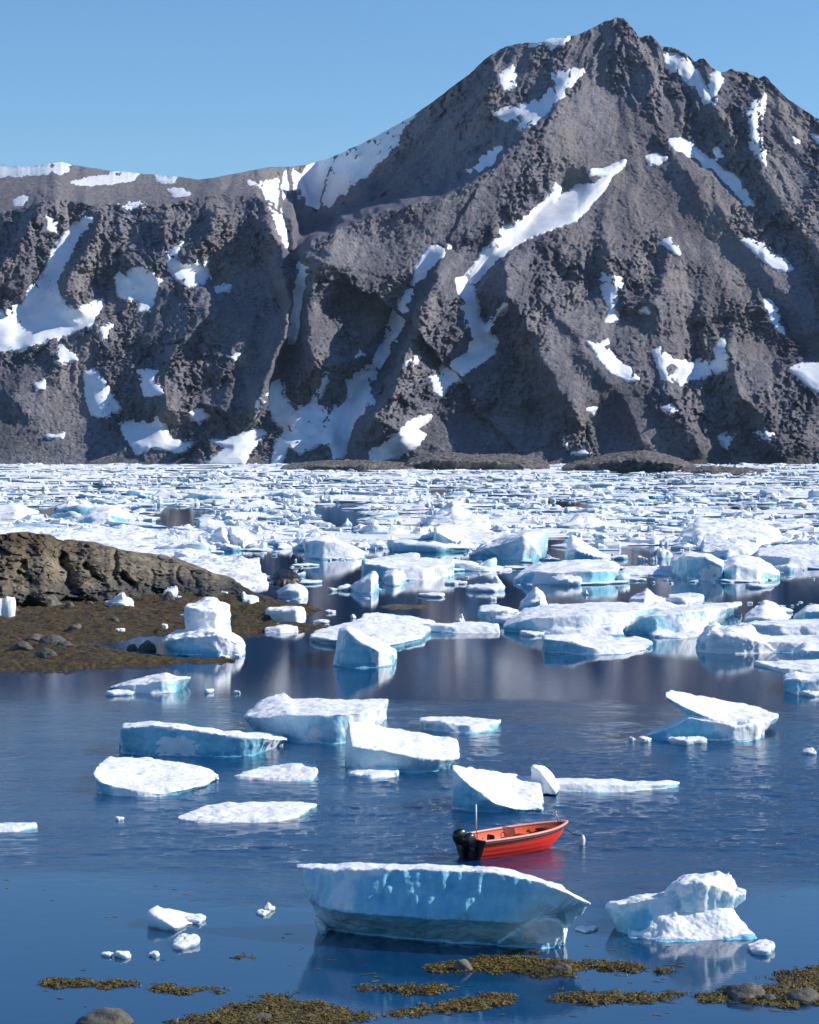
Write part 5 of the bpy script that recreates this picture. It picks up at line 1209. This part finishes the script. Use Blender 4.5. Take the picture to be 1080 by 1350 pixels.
# ------------------------------------------------------------------ the red motor boat and its buoy
def build_boat():
    L, B = 5.45, 2.1
    red = N('boat_red'); f = red.noise(red.pos(), 6, 4); red = red.set(Base_Color=red.mix(red.maprange(f, .3, .7), (0.90,0.030,0.012), (0.82,0.035,0.014)), Roughness=0.32)
    orange = plain('boat_orange', (0.80,0.115,0.022), 0.5); trim = plain('boat_trim', (0.80,0.34,0.28), 0.45); black = plain('black_plastic', (0.010,0.010,0.012), 0.3)
    dark = plain('dark_rubber_and_shade', (0.035,0.012,0.012), 0.6); white = plain('white_paint', (0.80,0.80,0.78), 0.4); steel = plain('grey_metal', (0.30,0.30,0.31), 0.35, 0.8)
    tint = N('tinted_screen'); tint = tint.set(Base_Color=(0.42,0.22,0.15), Roughness=0.12, Alpha=0.55)
    deck = plain('deck_grey', (0.34,0.30,0.28), 0.7)
    root = bpy.data.objects.new('motor_boat', None); C.objects.link(root)
    tag(root, 'open red motor boat with black outboards moored behind the blue slab iceberg', 'boat')
    st = at(619, 1131); root.location = (st[0], st[1], 0.0); root.rotation_euler = (0, 0, R(40))
    def b(s): return B / 2 * (1 - 0.10 * max(0, (.35 - s) / .35) ** 2) if s < .35 else B / 2 * max(0.0, 1 - ((s - .35) / .65) ** 2.5) ** 0.9
    def zs(s): return 0.76 + 0.13 * s ** 2.4
    def zk(s): return -0.24 if s < .62 else -0.24 + (zs(1) + 0.06) * ((s - .62) / .38) ** 2.3
    def stx(s, t): return L * (s - 0.10 * max(0, s - .6) / .4 * (1 - t))
    NS, ST = 40, 6
    def section(s, inset=0.0):
        pts = []
        for j in range(ST):
            for t, e in ((j / ST, 0.018 if j else 0.0), ((j + 1) / ST, 0.0)):
                y = max(0, b(s) * (t ** 0.38) - inset + e * min(1, b(s) * 4)); z = zk(s) + (zs(s) - zk(s)) * (t ** 1.25)
                pts.append((stx(s, t), y, z))
        return pts
    S_ = [1 - (1 - i / (NS - 1)) ** 1.25 for i in range(NS)]
    def strip(name, rings, mat, parent=root, closed=False, smooth=True, caps=False):
        m = len(rings[0]); V = [p for r in rings for p in r]; F = []
        for i in range(len(rings) - 1):
            for j in range(m if closed else m - 1):
                k = (j + 1) % m; F.append((i * m + j, i * m + k, (i + 1) * m + k, (i + 1) * m + j))
        me = bpy.data.meshes.new(name); fs = [tuple(f) for f in F]
        if caps: fs += [tuple(range(m - 1, -1, -1)), tuple((len(rings) - 1) * m + j for j in range(m))]
        me.from_pydata(V, [], fs); bm = bmesh.new(); bm.from_mesh(me); bmesh.ops.remove_doubles(bm, verts=bm.verts, dist=0.0005); bmesh.ops.recalc_face_normals(bm, faces=bm.faces); bm.to_mesh(me); bm.free()
        for p in me.polygons: p.use_smooth = smooth
        return link(name, me, mat, parent)
    hull = []
    for s in S_:
        p = section(s); hull.append([(x, -y, z) for x, y, z in reversed(p)] + p[1:])
    strip('hull', hull, red, smooth=False)
    p = hull[0]; me = bpy.data.meshes.new('transom'); me.from_pydata([(x - 0.004, y, z) for x, y, z in p] + [(0.05, y * 0.99, z) for x, y, z in p], [], [tuple(range(len(p))), tuple(range(2 * len(p) - 1, len(p) - 1, -1))] + [(i, i + 1, len(p) + i + 1, len(p) + i) for i in range(len(p) - 1)])
    link('transom', me, dark, root)  # shade on the stern is put into the colour: dark red-black transom
    inner = []
    for s in S_[1:-1]:
        w = max(b(s) - 0.10, 0.02); fl = 0.10 + 0.45 * max(0, s - .72) / .28
        hy = lambda z: b(s) * max(0.0, (z - zk(s)) / (zs(s) - zk(s))) ** 0.304
        fl = max(fl, zk(s) + 0.16)
        prof = [(max(0.0, min(w, hy(z) - 0.07)), z) for z in (zs(s), zs(s) - 0.3 * (zs(s) - fl), fl + 0.12, fl)] + [(0, fl)]
        inner.append([(stx(s, 0.9), -y, z) for y, z in prof] + [(stx(s, 0.9), y, z) for y, z in reversed(prof[:-1])])
    strip('liner', inner, orange)
    for sg in (-1, 1):
        strip('gunwale', [[(stx(s, 1), sg * (b(s) + 0.03), zs(s) - 0.02), (stx(s, 1), sg * (b(s) + 0.02), zs(s) + 0.055), (stx(s, 1), sg * max(b(s) - 0.11, 0.0), zs(s) + 0.055), (stx(s, 1), sg * max(b(s) - 0.12, 0.0), zs(s) - 0.03)] for s in S_], trim, closed=True)
        strip('rub_rail', [[(stx(s, 1), sg * (b(s) + 0.01 + 0.045 * math.cos(a)), zs(s) - 0.07 + 0.035 * math.sin(a)) for a in [k * math.pi / 4 for k in range(8)]] for s in S_], dark, closed=True)
    def box(name, c, d, mat, parent=root, bev=0.02, rot=None, taper=1.0):
        bm = bmesh.new(); bmesh.ops.create_cube(bm, size=1.0)
        for v in bm.verts:
            k = taper if v.co.z > 0 else 1.0; v.co = (v.co.x * d[0] * k, v.co.y * d[1] * k, v.co.z * d[2])
        bmesh.ops.bevel(bm, geom=bm.edges[:], offset=bev, segments=3, affect='EDGES')
        me = bpy.data.meshes.new(name); bm.to_mesh(me); bm.free()
        for p in me.polygons: p.use_smooth = True
        o = link(name, me, mat, parent); o.location = c
        if rot: o.rotation_euler = rot
        return o
    def tube(name, pts, r, mat, parent=root):
        rings = []
        P = [Vector(p) for p in pts]
        for i, p in enumerate(P):
            t = (P[min(i + 1, len(P) - 1)] - P[max(i - 1, 0)]).normalized(); a = t.orthogonal().normalized(); c = t.cross(a)
            rings.append([tuple(p + r * (math.cos(k) * a + math.sin(k) * c)) for k in [j * math.pi / 4 for j in range(8)]])
        return strip(name, rings, mat, parent, closed=True, caps=True)
    # transom cap, thwarts, fore deck
    box('transom_cap', (0.03, 0, zs(0) + 0.03), (0.10, 1.72, 0.06), trim, bev=0.015)
    box('thwart', (3.35, 0, 0.50), (0.34, 1.50, 0.05), orange); box('thwart', (0.62, 0, 0.40), (0.40, 1.60, 0.05), deck)
    box('fore_locker', (4.30, 0, 0.66), (0.55, 0.98, 0.06), dark, bev=0.02)
    # outboards: a large one on the centre line, an auxiliary beside it, both kicked up
    for y, k, t in ((0.16, 1.15, -20), (-0.42, 1.0, -28)):
        m = bpy.data.objects.new('outboard_motor', None); C.objects.link(m); m.parent = root; m.location = (-0.20, y, 0.58); m.rotation_euler = (0, R(t), 0); m.scale = (k, k, k)
        rings = []
        for zz, w, l, ox in ((0.04, .10, .15, 0), (0.08, .15, .23, -.02), (0.22, .185, .29, -.03), (0.40, .18, .28, -.04), (0.52, .14, .22, -.06), (0.57, .07, .12, -.08), (0.58, .01, .02, -.08)):
            rings.append([(ox + l * abs(math.cos(a)) ** .75 * math.copysign(1, math.cos(a)), w * abs(math.sin(a)) ** .75 * math.copysign(1, math.sin(a)), zz) for a in [j * math.pi / 10 for j in range(20)]])
        strip('cowling', rings, black, m, closed=True, caps=True)
        strip('leg', [[(ox + l * math.cos(a), w * math.sin(a), zz) for a in [j * math.pi / 8 for j in range(16)]] for zz, w, l, ox in ((0.05, .085, .13, -.02), (-0.25, .07, .12, -.04), (-0.52, .04, .11, -.07), (-0.70, .03, .13, -.09))], black, m, closed=True, caps=True)
        box('bracket', (0.10, 0, -0.08), (0.12, 0.22, 0.34), black, m)
        strip('gearcase', [[(ox, r * math.cos(a), -0.66 + r * math.sin(a)) for a in [j * math.pi / 6 for j in range(12)]] for ox, r in ((.12, .01), (.06, .05), (-.12, .06), (-.22, .04))], black, m, closed=True, caps=True)
        for q in range(3):
            bl = box('propeller_blade', (-0.25, 0.07 * math.sin(q * 2.09), -0.66 + 0.07 * math.cos(q * 2.09)), (0.02, 0.07, 0.14), black, m, 0.008, (q * -2.09, 0, 0)); bl.rotation_euler = (-q * 2.09, 0, 0.5)
        box('badge', (-0.03, 0.176, 0.40), (0.12, 0.02, 0.05), white, m, 0.006)
    # console, screen, wheel, seat
    box('console', (1.95, -0.10, 0.36), (0.34, 0.62, 0.52), black, bev=0.05, taper=0.85)
    sc = box('windscreen', (2.06, -0.10, 0.84), (0.025, 0.74, 0.42), tint, bev=0.008, rot=(0, R(-14), 0)); box('screen_frame', (0, 0, -0.215), (0.04, 0.76, 0.02), dark, sc, 0.006)
    tube('steering_wheel', [(1.74 + 0.04 * math.cos(a), -0.10 + 0.19 * math.cos(a), 0.68 + 0.17 * math.sin(a)) for a in [k * math.pi / 10 for k in range(21)]], 0.016, black)
    seat = box('seat', (1.28, -0.10, 0.50), (0.42, 0.46, 0.12), black, bev=0.05); box('backrest', (-0.22, 0, 0.18), (0.10, 0.44, 0.30), black, seat, 0.04); box('seat_post', (0, 0, -0.22), (0.16, 0.16, 0.32), dark, seat)
    tube('fuel_hose', [(0.15, 0.3, 0.48), (0.4, 0.35, 0.46), (0.9, 0.1, 0.46), (1.3, 0.35, 0.2)], 0.018, black)
    box('fuel_tank', (0.55, 0.45, 0.54), (0.38, 0.28, 0.22), red, bev=0.05)
    # whip aerial on a thin bracket, two rods at the stern, bow staff, cleat
    tube('aerial_mount', [(0.95, 0.55, 0.40), (0.82, 0.52, 1.02)], 0.016, black); tube('aerial', [(0.82, 0.52, 1.0), (0.80, 0.51, 2.0)], 0.034, white)
    tube('rod', [(0.15, 0.80, 0.50), (0.02, 0.86, 1.55)], 0.016, dark); tube('rod', [(0.30, 0.86, 0.50), (0.18, 0.90, 1.50)], 0.016, dark); tube('rod', [(0.18, 0.9, 1.30), (0.5, 0.8, 1.32), (0.85, 0.52, 1.16)], 0.012, black)
    tube('bow_staff', [(4.92, 0, 0.88), (4.80, 0.03, 1.32)], 0.02, steel); box('bow_light', (4.80, 0.03, 1.34), (0.09, 0.09, 0.09), white, bev=0.03)
    box('cleat', (5.08, 0, 0.98), (0.20, 0.06, 0.05), steel, bev=0.015)
    for y in (-0.62, 0.62): box('cleat', (0.20, y, zs(0) + 0.075), (0.16, 0.05, 0.04), steel, bev=0.012)
    # mooring buoy and line
    bu = at(767, 1114)
    r2 = bpy.data.objects.new('mooring_buoy', None); C.objects.link(r2); r2.location = (bu[0], bu[1], 0)
    tag(r2, 'small white mooring buoy off the bow of the red boat', 'buoy')
    rings = [[(0.13 * r * math.cos(a) + 0.10 * z, 0.13 * r * math.sin(a), z) for a in [k * math.pi / 8 for k in range(16)]] for z, r in ((-0.12, .3), (-0.05, .8), (0.06, 1), (0.20, 1), (0.32, .8), (0.38, .45), (0.42, .2))]
    strip('float', rings, white, r2, closed=True, caps=True)
    bow = Vector(root.location) + Vector((math.cos(R(40)) * 5.05, math.sin(R(40)) * 5.2, 0.88)); e = Vector((0.03, 0, 0.40)); a0 = bow - r2.location
    tube('mooring_line', [tuple(a0.lerp(e, t) - Vector((0, 0, 0.18 * math.sin(math.pi * t)))) for t in [k / 10 for k in range(11)]], 0.02, dark, r2)
build_boat()
# ------------------------------------------------------------------ thin blue air between the bay and the mountain
def build_haze():
    bm = bmesh.new(); bmesh.ops.create_cube(bm, size=1.0); me = bpy.data.meshes.new('haze'); bm.to_mesh(me); bm.free()
    o = link('haze', me); o.scale = (7000, 7600, 900); o.location = (0, 2800, 444)
    m = bpy.data.materials.new('thin_air'); m.use_nodes = True; t = m.node_tree; t.nodes.remove(t.nodes['Principled BSDF'])
    v = t.nodes.new('ShaderNodeVolumePrincipled'); v.inputs['Color'].default_value = (0.55, 0.75, 1.0, 1); v.inputs['Density'].default_value = 0.000015; v.inputs['Anisotropy'].default_value = 0.0
    t.links.new(v.outputs[0], t.nodes['Material Output'].inputs['Volume']); me.materials.append(m)
    tag(o, kind='stuff')
build_haze()
